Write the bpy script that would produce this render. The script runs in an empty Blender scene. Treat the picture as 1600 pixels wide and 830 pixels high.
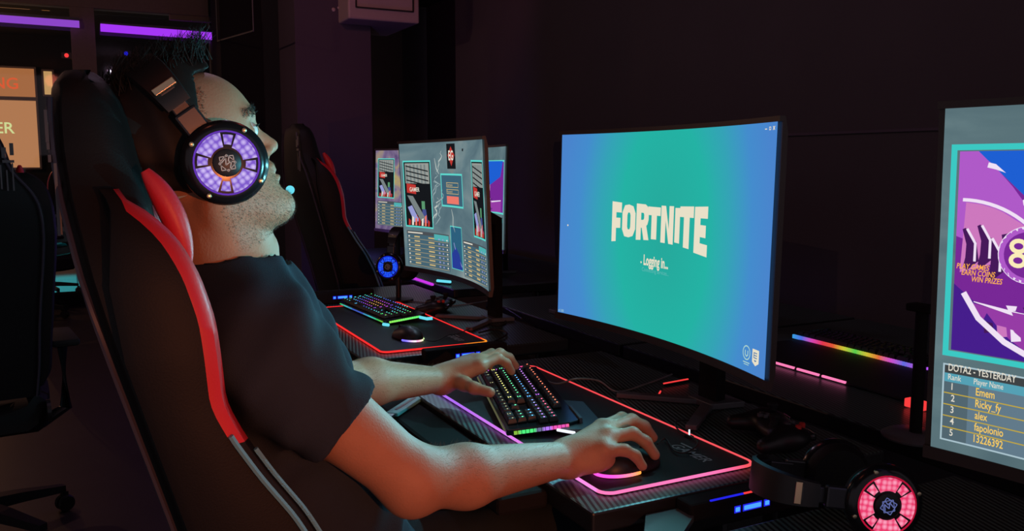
import bpy, bmesh, math, random
import numpy as np
from mathutils import Vector, Matrix
random.seed(7); rng = np.random.default_rng(7)
sc = bpy.context.scene; COL = sc.collection
R = math.radians; pi = math.pi

# ------------------------------------------------------------------ camera, world, lights, exposure
CAM = Vector((0, 0, 1.26)); FPX = 1350.0; YAW = R(26.91); PITCH = R(6.76)
cd = bpy.data.cameras.new('camera'); cam = bpy.data.objects.new('camera', cd); COL.objects.link(cam)
cd.sensor_width = 36; cd.lens = 36 * FPX / 1600; cd.clip_start = .02; cd.clip_end = 60
FW = Vector((-math.cos(YAW)*math.cos(PITCH), math.sin(YAW)*math.cos(PITCH), -math.sin(PITCH)))
RT = Vector((math.sin(YAW), math.cos(YAW), 0)); UP = RT.cross(FW)
cam.matrix_world = Matrix(((RT.x, UP.x, -FW.x, CAM.x), (RT.y, UP.y, -FW.y, CAM.y), (RT.z, UP.z, -FW.z, CAM.z), (0, 0, 0, 1)))
sc.camera = cam
sc.view_settings.view_transform = 'Standard'; sc.view_settings.look = 'None'
sc.view_settings.gamma = 1; sc.view_settings.use_curve_mapping = False
sc.view_settings.exposure = 0.0
w = bpy.data.worlds.new('world'); sc.world = w; w.use_nodes = True
w.node_tree.nodes['Background'].inputs[0].default_value = (.28, .235, .27, 1)
w.node_tree.nodes['Background'].inputs[1].default_value = .68

def lamp(name, kind, loc, col, e, size=0.0, to=None, cone=150, blend=.6):
    d = bpy.data.lights.new(name, kind); d.energy = e; d.color = col
    if kind in ('POINT', 'SPOT'): d.shadow_soft_size = size
    if kind == 'AREA': d.size = size
    if kind == 'SPOT': d.spot_size = R(cone); d.spot_blend = blend
    o = bpy.data.objects.new(name, d); COL.objects.link(o); o.location = loc
    if to is not None: o.rotation_euler = (Vector(to) - Vector(loc)).to_track_quat('-Z', 'Y').to_euler()
    return o
# the glow of the big monitors onto the player and the desk
for x in (-1.62, -1.39, -1.16):
    for z in (1.0, 1.22):
        lamp('monitor_glow', 'SPOT', (x, .955, z), (.20, .74, .86), 5.0, 0, (x + .10, 0, z - .03), 132, 1.0)
for x in (-2.62, -2.3):
    lamp('monitor_glow', 'SPOT', (x, .955, 1.12), (.42, .62, .82), 1.8, 0, (x, 0, 1.0), 165, .5)
lamp('monitor_glow', 'SPOT', (-.55, .90, 1.16), (.14, .72, .86), 30.0, 0, (-1.2, .28, 1.26), 36, 1.0)
# warm lamp of the room behind the photographer, red LED ceiling light, purple wash on the column
lamp('warm_room_lamp', 'SPOT', (.45, .38, 1.12), (1.0, .24, .07), 40, 0, (-1.1, .40, 1.0), 44, .9)
lamp('red_ceiling_lamp', 'POINT', (-2.2, 1.0, 2.6), (1.0, .12, .10), 1.6, .1)
lamp('red_ceiling_lamp', 'POINT', (-.9, -.2, 2.6), (1.0, .18, .10), 2.0, .1)
lamp('purple_wash', 'POINT', (-4.6, 1.2, .9), (.30, .16, 1.0), 4, .05)
lamp('cabinet_lamp', 'SPOT', (-3.6, 1.3, 2.6), (1.0, .25, .25), 13, .05, (-5.6, 2.05, 2.4), 60, .6)
lamp('teal_floor_lamp', 'SPOT', (-10.2, -.75, 2.4), (.0, .72, .85), 330, .1, (-10.0, -.1, 0), 50, .7)
lamp('shop_glow', 'POINT', (-11.4, -1.6, 2.2), (1.0, .45, .2), 22, 0)
lamp('ambient_ceiling_lamp', 'POINT', (-5.5, -1.2, 2.5), (1.0, .50, .36), 20, 0)
lamp('ambient_ceiling_lamp', 'POINT', (-3.0, .6, 2.6), (.75, .5, .75), 7, 0)

# ------------------------------------------------------------------ materials
def lin(c): return tuple((x/12.92 if x <= .04045 else ((x+.055)/1.055)**2.4) for x in c)
def rgb(r, g, b): return lin((r/255, g/255, b/255))
def mat(name, col, rough=.5, metal=0, noise=0, nscale=40, bump=0, bscale=200, spec=.5, coat=0):
    m = bpy.data.materials.new(name); m.use_nodes = True; nt = m.node_tree; b = nt.nodes['Principled BSDF']
    b.inputs['Base Color'].default_value = (*col, 1); b.inputs['Roughness'].default_value = rough
    b.inputs['Metallic'].default_value = metal; b.inputs['Specular IOR Level'].default_value = spec
    b.inputs['Coat Weight'].default_value = coat
    tc = nt.nodes.new('ShaderNodeTexCoord')
    n = nt.nodes.new('ShaderNodeTexNoise'); n.inputs['Scale'].default_value = nscale; n.inputs['Detail'].default_value = 5
    nt.links.new(tc.outputs['Object'], n.inputs['Vector'])
    mx = nt.nodes.new('ShaderNodeMix'); mx.data_type = 'RGBA'
    a = max(noise, .04)
    mx.inputs[6].default_value = (*[c*(1-a) for c in col], 1); mx.inputs[7].default_value = (*[min(1, c*(1+a)) for c in col], 1)
    nt.links.new(n.outputs[0], mx.inputs[0]); nt.links.new(mx.outputs[2], b.inputs['Base Color'])
    if bump:
        n2 = nt.nodes.new('ShaderNodeTexNoise'); n2.inputs['Scale'].default_value = bscale; n2.inputs['Detail'].default_value = 3
        nt.links.new(tc.outputs['Object'], n2.inputs['Vector'])
        bp = nt.nodes.new('ShaderNodeBump'); bp.inputs['Strength'].default_value = bump; bp.inputs['Distance'].default_value = .002
        nt.links.new(n2.outputs[0], bp.inputs['Height']); nt.links.new(bp.outputs[0], b.inputs['Normal'])
    return m
def emit(name, col, s=1.0):
    m = bpy.data.materials.new(name); m.use_nodes = True; nt = m.node_tree; nt.nodes.clear()
    o = nt.nodes.new('ShaderNodeOutputMaterial'); e = nt.nodes.new('ShaderNodeEmission')
    e.inputs[0].default_value = (*col, 1); e.inputs[1].default_value = s
    nt.links.new(e.outputs[0], o.inputs[0]); return m
def emit_attr(name, s=1.0):                     # LED strips whose diodes have different colours
    m = emit(name, (1, 1, 1), s); nt = m.node_tree
    a = nt.nodes.new('ShaderNodeAttribute'); a.attribute_name = 'led'
    e = [n for n in nt.nodes if n.type == 'EMISSION'][0]; nt.links.new(a.outputs['Color'], e.inputs[0]); return m
M = {}
M['black'] = mat('black_plastic', (.012, .012, .013), .42)
M['black_gloss'] = mat('black_gloss', (.010, .010, .012), .2)
M['black_matte'] = mat('black_matte', (.014, .013, .013), .85, spec=.15)
M['rubber'] = mat('rubber', (.01, .01, .01), .8)
M['leather'] = mat('black_leather', (.010, .009, .009), .62, spec=.3, bump=.15, bscale=420)
M['leather_red'] = mat('red_leather', (.75, .03, .045), .42, bump=.12, bscale=420)
M['piping'] = mat('screen_tinted_piping', (.16, .40, .50), .45)  # blue of the screen glow is put into the piping colour
M['metal'] = mat('steel', (.35, .35, .36), .3, 1)
M['dark_metal'] = mat('dark_metal', (.06, .06, .065), .35, .8)
M['bezel'] = mat('brown_black_bezel', (.045, .026, .022), .4)
M['back_piping'] = mat('light_tinted_piping', (.055, .05, .075), .5)  # purple light along the back edge, painted as a violet tint
M['gold'] = mat('brass_screw', (.7, .55, .35), .3, 1)
M['silver'] = mat('grey_plastic', (.12, .12, .13), .4)
M['cable'] = mat('cable', (.02, .02, .02), .5)
M['cable_grey'] = mat('grey_cable', (.22, .24, .24), .45)
M['shirt'] = mat('navy_cotton', (.030, .040, .058), .9, noise=.25, nscale=9, bump=.5, bscale=900, spec=.15)
M['trousers'] = mat('dark_trousers', (.035, .050, .06), .9, noise=.3, nscale=12, bump=.4, bscale=600, spec=.15)
M['hair'] = mat('dark_hair', (.012, .010, .009), .6, noise=.4, nscale=90, spec=.3)
M['beard'] = mat('brown_stubble', (.06, .04, .03), .7)
M['armhair'] = mat('arm_hair', (.30, .19, .11), .7)
M['skin'] = mat('skin', (.47, .225, .135), .52, noise=.12, nscale=30, bump=.25, bscale=330, spec=.35)
b_ = M['skin'].node_tree.nodes['Principled BSDF']; b_.inputs['Subsurface Weight'].default_value = .0
M['eye'] = mat('eye_white', (.75, .72, .68), .15)
M['iris'] = mat('iris', (.05, .04, .03), .1)
M['shoe'] = mat('shoe', (.03, .03, .03), .6)
M['wall'] = mat('dark_wall_paint', (.075, .062, .074), .8, noise=.12, nscale=3, bump=.2, bscale=60)
M['wall_col'] = mat('column_paint', (.10, .075, .11), .8, noise=.12, nscale=3, bump=.2, bscale=60)
M['ceiling'] = mat('ceiling_paint', (.06, .05, .045), .85, noise=.1)
M['brown'] = mat('brown_frame', (.16, .11, .09), .6, noise=.15)
M['floor'] = mat('dark_floor', (.045, .035, .035), .45, noise=.3, nscale=6)
M['white_panel'] = mat('white_enamel', (.55, .42, .42), .45)
M['teal_clip'] = mat('teal_case', (.22, .72, .68), .4)
M['teal_plate'] = mat('pale_grey_laminate', (.09, .11, .115), .45)
M['pad'] = mat('mouse_pad_cloth', (.013, .013, .015), .7, bump=.5, bscale=1500)
M['print'] = mat('grey_print', (.45, .48, .48), .6)
# carbon weave table top
def carbon():
    m = mat('carbon_weave', (.03, .035, .035), .35); nt = m.node_tree; b = nt.nodes['Principled BSDF']
    tc = nt.nodes.new('ShaderNodeTexCoord'); mp = nt.nodes.new('ShaderNodeMapping'); mp.inputs['Rotation'].default_value = (0, 0, R(16))
    wv = nt.nodes.new('ShaderNodeTexWave'); wv.inputs['Scale'].default_value = 34; wv.bands_direction = 'Y'; wv.inputs['Distortion'].default_value = 0
    cr = nt.nodes.new('ShaderNodeValToRGB'); cr.color_ramp.elements[0].position = .35; cr.color_ramp.elements[0].color = (.012, .014, .015, 1)
    cr.color_ramp.elements[1].position = .6; cr.color_ramp.elements[1].color = (.10, .17, .15, 1)  # bright stripes carry the screens' teal light in their colour
    nt.links.new(tc.outputs['Object'], mp.inputs[0]); nt.links.new(mp.outputs[0], wv.inputs[0]); nt.links.new(wv.outputs[0], cr.inputs[0])
    nt.links.new(cr.outputs[0], b.inputs['Base Color']); return m
M['carbon'] = carbon()
# tiled street floor beyond the glass
def tiles():
    m = mat('pale_tiles', (.4, .36, .32), .4); nt = m.node_tree; b = nt.nodes['Principled BSDF']
    tc = nt.nodes.new('ShaderNodeTexCoord'); br = nt.nodes.new('ShaderNodeTexBrick'); br.offset = 0
    br.inputs['Color1'].default_value = (.42, .38, .34, 1); br.inputs['Color2'].default_value = (.36, .33, .3, 1); br.inputs['Mortar'].default_value = (.12, .1, .1, 1)
    br.inputs['Scale'].default_value = 1; br.inputs['Brick Width'].default_value = .5; br.inputs['Row Height'].default_value = .5; br.inputs['Mortar Size'].default_value = .008
    nt.links.new(tc.outputs['Object'], br.inputs[0]); nt.links.new(br.outputs[0], b.inputs['Base Color']); return m
M['tiles'] = tiles()
def glass():
    m = bpy.data.materials.new('clear_glass'); m.use_nodes = True; nt = m.node_tree; nt.nodes.clear()
    o = nt.nodes.new('ShaderNodeOutputMaterial'); t = nt.nodes.new('ShaderNodeBsdfTransparent'); g = nt.nodes.new('ShaderNodeBsdfGlossy')
    g.inputs['Roughness'].default_value = .03; mx = nt.nodes.new('ShaderNodeMixShader'); fr = nt.nodes.new('ShaderNodeFresnel'); fr.inputs[0].default_value = 1.45
    t.inputs[0].default_value = (.93, .93, .95, 1)
    nt.links.new(fr.outputs[0], mx.inputs[0]); nt.links.new(t.outputs[0], mx.inputs[1]); nt.links.new(g.outputs[0], mx.inputs[2]); nt.links.new(mx.outputs[0], o.inputs[0]); return m
M['glass'] = glass()
M['led'] = emit_attr('led_strip', 1.0)
M['blue_led'] = emit('blue_led', rgb(70, 150, 255), 1.3)
M['blue_led_rim'] = emit('blue_led_edge', (.02, .02, .9), .9)
M['purple_tube'] = emit('purple_tube', rgb(165, 55, 245), 1.0)
M['purple_tube_dim'] = emit('purple_tube_dim', rgb(140, 70, 200), 1.0)
M['red_led'] = emit('red_led', (1, .05, .05), 1.0)
M['orange_led'] = emit('orange_led', (1, .3, .05), 1.4)
M['green_led'] = emit('green_led', (.1, 1, .15), .6)
M['cyan_led'] = emit('cyan_led', (.15, .75, .9), 1.0)
M['white_led'] = emit('white_led', (.85, .9, 1), 1.1)
M['red_button'] = mat('red_button', (.8, .05, .04), .3)

# ------------------------------------------------------------------ helpers
class MB:
    def __init__(s): s.v = []; s.f = []; s.m = []; s.c = None
    def add(s, vs, fs, m=0):
        k = len(s.v); s.v += [tuple(p) for p in vs]; s.f += [tuple(i + k for i in f) for f in fs]; s.m += [m]*len(fs); return s
    def box(s, c, d, m=0, rz=0, mtx=None, bev=0):
        bm = bmesh.new(); bmesh.ops.create_cube(bm, size=1)
        for v in bm.verts: v.co = Vector((v.co.x*d[0], v.co.y*d[1], v.co.z*d[2]))
        if bev: bmesh.ops.bevel(bm, geom=bm.edges[:] , offset=min(bev, min(d)*.45), segments=2, profile=.5, affect='EDGES')
        T = Matrix.Translation(c) @ Matrix.Rotation(rz, 4, 'Z')
        if mtx is not None: T = Matrix.Translation(c) @ mtx
        bm.verts.index_update(); s.add([T @ v.co for v in bm.verts], [[v.index for v in f.verts] for f in bm.faces], m); bm.free(); return s
    def prism(s, poly, z0, z1, m=0, mtx=None):
        n = len(poly); T = mtx or Matrix()
        vs = [T @ Vector((x, y, z0)) for x, y in poly] + [T @ Vector((x, y, z1)) for x, y in poly]
        fs = [tuple(range(n))[::-1], tuple(range(n, 2*n))] + [(i, (i+1) % n, n+(i+1) % n, n+i) for i in range(n)]
        return s.add(vs, fs, m)
    def loft(s, rings, m=0, cap=True, closed=True):
        n = len(rings[0]); k = len(s.v); vs = [p for r in rings for p in r]; fs = []
        for i in range(len(rings)-1):
            for j in range(n if closed else n-1):
                fs.append((i*n+j, i*n+(j+1) % n, (i+1)*n+(j+1) % n, (i+1)*n+j))
        if cap: fs += [tuple(range(n))[::-1], tuple(range((len(rings)-1)*n, len(rings)*n))]
        return s.add(vs, fs, m)
    def tube(s, pts, r, n=8, m=0, closed=False, cap=True, flat=1.0):
        P_ = [Vector(p) for p in pts]; L = len(P_); rings = []; up = Vector((0, 0, 1))
        for i, p in enumerate(P_):
            a = P_[(i-1) % L] if (closed or i > 0) else p; b = P_[(i+1) % L] if (closed or i < L-1) else p
            t = (b-a).normalized(); u = up - t*up.dot(t)
            if u.length < 1e-3: u = Vector((1, 0, 0)) - t*t.x
            u.normalize(); w_ = t.cross(u); rr = r[i] if isinstance(r, (list, tuple)) else r
            rings.append([p + w_*(rr*math.cos(2*pi*j/n)) + u*(rr*flat*math.sin(2*pi*j/n)) for j in range(n)])
        if closed: rings.append(rings[0])
        return s.loft(rings, m, cap and not closed)
    def lathe(s, prof, n=32, m=0, mtx=None, sx=1, sy=1):
        T = mtx or Matrix()
        return s.loft([[T @ Vector((r*sx*math.cos(2*pi*j/n), r*sy*math.sin(2*pi*j/n), z)) for j in range(n)] for r, z in prof], m)
    def sphere(s, c, r, m=0, n=16, sc_=(1, 1, 1)):
        pr = [(max(1e-4, r*math.sin(pi*i/10)), -r*math.cos(pi*i/10)) for i in range(11)]
        return s.lathe(pr, n, m, Matrix.Translation(c) @ Matrix.Diagonal((*sc_, 1)))
    def build(s, name, mats, parent=None, smooth=False, bevel=0, led=None, merge=False):
        me = bpy.data.meshes.new(name); me.from_pydata(s.v, [], s.f)
        for mm in (mats if isinstance(mats, (list, tuple)) else [mats]): me.materials.append(mm)
        me.polygons.foreach_set('material_index', s.m)
        bm = bmesh.new(); bm.from_mesh(me)
        if merge: bmesh.ops.remove_doubles(bm, verts=bm.verts, dist=1e-5)
        bmesh.ops.recalc_face_normals(bm, faces=bm.faces); bm.to_mesh(me); bm.free()
        if led is not None:
            a = me.color_attributes.new('led', 'FLOAT_COLOR', 'POINT')
            for i, v in enumerate(me.vertices): a.data[i].color = (*led(v.co), 1)
        if smooth:
            me.polygons.foreach_set('use_smooth', [True]*len(me.polygons))
            try: me.set_sharp_from_angle(angle=R(40))
            except Exception: pass
        o = bpy.data.objects.new(name, me); COL.objects.link(o)
        if parent is not None: o.parent = parent
        if bevel:
            md = o.modifiers.new('bevel', 'BEVEL'); md.width = bevel; md.segments = 2; md.limit_method = 'ANGLE'
        return o
def tag(o, label=None, cat=None, group=None, kind=None):
    for k, v in (('label', label), ('category', cat), ('group', group), ('kind', kind)):
        if v: o[k] = v
    return o
def thing(name, loc, label, cat, group=None, rz=0):
    o = bpy.data.objects.new(name, None); COL.objects.link(o); o.location = loc; o.rotation_euler = (0, 0, rz)
    o.empty_display_size = .05; return tag(o, label, cat, group)
def copy_tree(o, parent=None):
    c = o.copy(); COL.objects.link(c); c.parent = parent
    for ch in [x for x in bpy.data.objects if x.parent == o]: copy_tree(ch, c)
    return c
def struct(name, mb, m, **k): return tag(mb.build(name, m, **k), kind='structure')
def at(px, py, x=None, y=None, z=None):           # a photo point on the plane x=, y= or z=
    d = FW*FPX + RT*(px-800) + UP*(415-py)
    t = (x-CAM.x)/d.x if x is not None else (y-CAM.y)/d.y if y is not None else (z-CAM.z)/d.z
    return CAM + d*t
def bez(p, n=16):                                  # smooth curve through points (Catmull-Rom)
    p = [Vector(q) for q in p]; out = []
    for i in range(len(p)-1):
        a = p[i-1] if i > 0 else p[i]*2-p[i+1]; b = p[i]; c = p[i+1]; d = p[i+2] if i+2 < len(p) else p[i+1]*2-p[i]
        for k in range(n):
            t = k/n; out.append(.5*((2*b)+(c-a)*t+(2*a-5*b+4*c-d)*t*t+(3*b-a-3*c+d)*t**3))
    return out+[p[-1]]
def interp(tab, z):
    zs = [r[0] for r in tab]
    if z >= zs[0]: return tab[0][1:]
    if z <= zs[-1]: return tab[-1][1:]
    for a, b in zip(tab, tab[1:]):
        if a[0] >= z >= b[0]:
            t = (a[0]-z)/(a[0]-b[0]); return [p+(q-p)*t for p, q in zip(a[1:], b[1:])]
_font = {}
def text_geo(s, size=1.0, bold=0.0, shear=0.0):
    key = (s, bold, shear)
    if key not in _font:
        cu = bpy.data.curves.new('t', 'FONT'); cu.body = s; cu.size = 1; cu.offset = bold; cu.shear = shear; cu.resolution_u = 3
        o = bpy.data.objects.new('t', cu); COL.objects.link(o); bpy.context.view_layer.update()
        me = bpy.data.meshes.new_from_object(o.evaluated_get(bpy.context.evaluated_depsgraph_get()))
        vs = [(v.co.x, v.co.y) for v in me.vertices]; fs = [tuple(p.vertices) for p in me.polygons]
        bpy.data.objects.remove(o); bpy.data.curves.remove(cu); bpy.data.meshes.remove(me)
        x0 = min(v[0] for v in vs) if vs else 0; vs = [(x-x0, y) for x, y in vs]
        _font[key] = (vs, fs, max(v[0] for v in vs) if vs else 0)
    vs, fs, wd = _font[key]
    return [(x*size, y*size) for x, y in vs], fs, wd*size

# ------------------------------------------------------------------ signed distance fields -> one continuous surface
class Field:
    def __init__(s, xs, ys, zs):
        s.x = np.asarray(xs, np.float32); s.y = np.asarray(ys, np.float32); s.z = np.asarray(zs, np.float32)
        s.D = np.full((len(s.x), len(s.y), len(s.z)), .05, np.float32)
    def sub(s, lo, hi):
        r = []
        for ax, a, b in ((s.x, lo[0], hi[0]), (s.y, lo[1], hi[1]), (s.z, lo[2], hi[2])):
            i = int(np.searchsorted(ax, a)); j = int(np.searchsorted(ax, b)); r.append(slice(max(0, i-1), min(len(ax), j+1)))
        return tuple(r), s.x[r[0]][:, None, None], s.y[r[1]][None, :, None], s.z[r[2]][None, None, :]
    def add(s, fn, lo, hi, k=.01, mode='u'):
        pad = k+.006; sl, X, Y, Z = s.sub([a-pad for a in lo], [b+pad for b in hi])
        d = fn(X, Y, Z).astype(np.float32); D = s.D[sl]
        if mode == 'u':
            h = np.maximum(k-np.abs(D-d), 0)/k; s.D[sl] = np.minimum(D, d)-h*h*k*.25
        else:
            d = -d; h = np.maximum(k-np.abs(D-d), 0)/k; s.D[sl] = np.maximum(D, d)+h*h*k*.25
    def cone(s, a, b, ra, rb, k=.01, mode='u'):
        a = np.array(a, np.float32); b = np.array(b, np.float32); ba = b-a; L2 = float(ba@ba)+1e-12; m = max(ra, rb)
        def fn(X, Y, Z):
            t = np.clip(((X-a[0])*ba[0]+(Y-a[1])*ba[1]+(Z-a[2])*ba[2])/L2, 0, 1)
            return np.sqrt((X-a[0]-ba[0]*t)**2+(Y-a[1]-ba[1]*t)**2+(Z-a[2]-ba[2]*t)**2)-(ra+(rb-ra)*t)
        s.add(fn, np.minimum(a, b)-m, np.maximum(a, b)+m, k, mode)
    def ell(s, c, r, k=.01, mode='u', rot=None):
        c = np.array(c, np.float32); r = np.array(r, np.float32); Q = np.eye(3) if rot is None else np.array(rot)
        def fn(X, Y, Z):
            x, y, z = X-c[0], Y-c[1], Z-c[2]
            p = [(Q[0, i]*x+Q[1, i]*y+Q[2, i]*z)/r[i] for i in range(3)]
            k0 = np.sqrt(p[0]**2+p[1]**2+p[2]**2)+1e-6; k1 = np.sqrt((p[0]/r[0])**2+(p[1]/r[1])**2+(p[2]/r[2])**2)+1e-6
            return k0*(k0-1)/k1
        m = float(max(r)); s.add(fn, c-m, c+m, k, mode)
    def chain(s, pts, rs, k=.008):
        for i in range(len(pts)-1): s.cone(pts[i], pts[i+1], rs[i], rs[i+1], k)
def surface(F, D=None):
    D = F.D if D is None else D
    nx, ny, nz = D.shape; I = D < 0
    g = [F.x, F.y, F.z]
    c = np.zeros((nx-1, ny-1, nz-1), np.int8)
    for i in (0, 1):
        for j in (0, 1):
            for k in (0, 1): c += I[i:nx-1+i, j:ny-1+j, k:nz-1+k]
    cells = np.argwhere((c > 0) & (c < 8)); del c
    idx = -np.ones((nx-1, ny-1, nz-1), np.int32); idx[cells[:, 0], cells[:, 1], cells[:, 2]] = np.arange(len(cells))
    acc = np.zeros((len(cells), 3)); cnt = np.zeros(len(cells))
    offs = [(i, j, k) for i in (0, 1) for j in (0, 1) for k in (0, 1)]
    val = {o: D[cells[:, 0]+o[0], cells[:, 1]+o[1], cells[:, 2]+o[2]].astype(np.float64) for o in offs}
    pos = {o: np.stack([g[a][cells[:, a]+o[a]] for a in range(3)], 1).astype(np.float64) for o in offs}
    for o in offs:
        for a in range(3):
            if o[a] == 0:
                p = list(o); p[a] = 1; p = tuple(p); va, vb = val[o], val[p]; mk = (va < 0) != (vb < 0)
                t = np.where(mk, va/(va-vb+1e-20), 0)[:, None]; q = pos[o]+(pos[p]-pos[o])*t
                acc[mk] += q[mk]; cnt[mk] += 1
    V = acc/np.maximum(cnt, 1)[:, None]; Q = []
    for a in range(3):
        b, d = (a+1) % 3, (a+2) % 3
        s0 = [slice(None)]*3; s1 = [slice(None)]*3; s0[a] = slice(0, -1); s1[a] = slice(1, None)
        for ax in (b, d): s0[ax] = slice(1, -1); s1[ax] = slice(1, -1)
        A = I[tuple(s0)]; B = I[tuple(s1)]; e = np.argwhere(A != B)
        fl = A[e[:, 0], e[:, 1], e[:, 2]]
        base = e.copy(); base[:, b] += 1; base[:, d] += 1
        def at_(db, dd):
            q = base.copy(); q[:, b] += db; q[:, d] += dd; return idx[q[:, 0], q[:, 1], q[:, 2]]
        q = np.stack([at_(-1, -1), at_(0, -1), at_(0, 0), at_(-1, 0)], 1)
        q[~fl] = q[~fl][:, ::-1]; Q.append(q)
    return V, np.concatenate(Q)
def mesh_from(name, V, Q, mats, parent=None, smooth_it=0):
    if smooth_it:
        for _ in range(smooth_it):
            acc = np.zeros_like(V); n = np.zeros(len(V))
            for i in range(4):
                a, b = Q[:, i], Q[:, (i+1) % 4]
                np.add.at(acc, a, V[b]); np.add.at(n, a, 1); np.add.at(acc, b, V[a]); np.add.at(n, b, 1)
            V = V*.5+.5*acc/np.maximum(n, 1)[:, None]
    me = bpy.data.meshes.new(name)
    me.vertices.add(len(V)); me.vertices.foreach_set('co', V.astype(np.float32).ravel())
    me.loops.add(len(Q)*4); me.loops.foreach_set('vertex_index', Q.astype(np.int32).ravel())
    me.polygons.add(len(Q)); me.polygons.foreach_set('loop_start', np.arange(0, len(Q)*4, 4, dtype=np.int32))
    me.polygons.foreach_set('use_smooth', np.ones(len(Q), bool))
    me.update(calc_edges=True); me.validate()
    for m in (mats if isinstance(mats, (list, tuple)) else [mats]): me.materials.append(m)
    o = bpy.data.objects.new(name, me); COL.objects.link(o)
    if parent is not None: o.parent = parent
    return o

# ================================================================== THE SETTING
XB = -8.6
struct('floor', MB().box((-3.8, 0, -.05), (9.6, 7, .1)), M['floor'])
struct('ceiling', MB().box((-3.8, 0, 2.9), (9.6, 7, .1)), M['ceiling'])
struct('wall_right', MB().box((-2.55, 2.68, 1.425), (7.1, .12, 2.85)), M['wall'])          # behind the rows of desks
struct('trim_1', MB().box((-1.95, 2.614, 1.375), (1.9, .008, .010)), M['wall_col'])
struct('wall_back', MB().box((XB-.06, 2.32, 1.425), (.12, 2.2, 2.85)), M['wall'])
struct('wall_recess', MB().box((-7.3, 3.4, 1.425), (2.5, .1, 2.85)), M['wall'])
struct('wall_column', MB().box((-6.25, 1.665, 1.425), (.5, .53, 2.85)), M['wall_col'])
struct('wall_pier', MB().box((-6.9, 1.17, 1.425), (.4, .30, 2.85)), M['black_matte'])
for yy in (-3.2,): struct('wall_left', MB().box((-5.5, yy-.1, 1.425), (6.2, .12, 2.85)), M['wall'])
# glazed shop front at the back of the room: bulkhead, mullions, threshold, panes
mb = MB().box((XB, -1.1, 2.73), (.14, 4.6, .26)); struct('trim_2', mb, M['brown'])
def yat(px, x): return at(px, 255, x=x).y
posts = [yat(141, XB), yat(366, XB)+.14]
mb = MB().box((XB, yat(141, XB), 1.3), (.12, .19, 2.6)); struct('trim_3', mb, M['brown'])
mb = MB().box((XB, yat(392, XB), 1.3), (.12, .20, 2.6)); struct('trim_4', mb, M['black_matte'])
mb = MB().box((XB, -1.1, .05), (.16, 4.6, .12)); struct('trim_5', mb, M['black_matte'])
mb = MB().box((XB-.02, -1.75, 2.28), (.10, 2.35, .10)); struct('trim_6', mb, M['black_matte'])
struct('window_1', MB().box((XB, (yat(125, XB)-3.3)/2, 1.33), (.012, yat(125, XB)+3.3, 2.46)), M['glass'])
struct('window_2', MB().box((XB, (yat(157, XB)+yat(375, XB))/2, 1.33), (.012, yat(375, XB)-yat(157, XB), 2.46)), M['glass'])
# tiled passage beyond the glass and the shop front opposite
struct('floor_passage', MB().box((-12.5, -.9, -.05), (7.7, 6.0, .1)), M['tiles'])
struct('ceiling_passage', MB().box((-12.5, -.9, 2.95), (7.7, 6.0, .1)), M['black_matte'])
XO = -13.0
def zat(px, py, x): return at(px, py, x=x).z
mb = MB()
mb.box((XO-.12, -.4, 1.45), (.2, 7.2, 2.9))
struct('wall_opposite', mb, M['black_matte'])

def panel(px0, py0, px1, py1, x, col, label, wallw=.05, s=1.0):
    a = at(px0, py1, x=x); b = at(px1, py0, x=x)
    t = thing('lit_window', (x, (a.y+b.y)/2, a.z), label, 'window')
    hy, h = (b.y-a.y)/2, b.z-a.z
    MB().box((0, 0, h/2), (.03, 2*hy, h)).build('lit_pane', emit('lit_pane', col, s), t)
    f = MB(); fw = .022
    f.box((.02, 0, h+fw/2), (.06, 2*hy+2*fw, fw)); f.box((.02, 0, -fw/2), (.06, 2*hy+2*fw, fw))
    f.box((.02, -hy-fw/2, h/2), (.06, fw, h)); f.box((.02, hy+fw/2, h/2), (.06, fw, h))
    f.build('window_frame', M['brown'], t); return t, hy, h
def pane_mat(name, c1, c2):
    m = emit(name, c1, 1); nt = m.node_tree; e = [n for n in nt.nodes if n.type == 'EMISSION'][0]
    n = nt.nodes.new('ShaderNodeTexNoise'); n.inputs['Scale'].default_value = 3; mx = nt.nodes.new('ShaderNodeMix'); mx.data_type = 'RGBA'
    tc = nt.nodes.new('ShaderNodeTexCoord'); nt.links.new(tc.outputs['Object'], n.inputs[0])
    mx.inputs[6].default_value = (*c1, 1); mx.inputs[7].default_value = (*c2, 1)
    nt.links.new(n.outputs[0], mx.inputs[0]); nt.links.new(mx.outputs[2], e.inputs[0]); return m
def neon(t, s, size, y_right, z, m, x=.03):
    vs, fs, wd = text_geo(s, size, .012)
    MB().add([(x, y_right-wd+u, z+v) for u, v in vs], fs).build('sign_lettering', m, t)
t, hy, h = panel(-120, 108, 53, 147, XO, rgb(176, 112, 66), 'upper lit orange shop window with an orange neon word, far left beyond the glass')
neon(t, 'GAMING', .20, hy-.19, .10, emit('orange_neon', rgb(235, 95, 50), 1))
t, hy, h = panel(-120, 158, 56, 262, XO, rgb(190, 130, 84), 'tall lit orange shop window with a pale green neon word, below the smaller one')
neon(t, 'GAMER', .20, hy-.26, h-.42, emit('green_neon', rgb(215, 225, 150), 1.1))
panel(70, 112, 81, 148, XO, rgb(205, 160, 100), 'small upper lit pane right of the neon word window')
panel(79, 170, 87, 236, XO, rgb(225, 150, 80), 'narrow tall lit strip pane beside the chair back')
panel(357, 62, 371, 114, XO, rgb(120, 55, 35), 'dim orange lit pane high behind the hair of the player')
panel(370, 132, 380, 150, XO, rgb(190, 95, 50), 'small orange lit pane just in front of the forehead')
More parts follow.
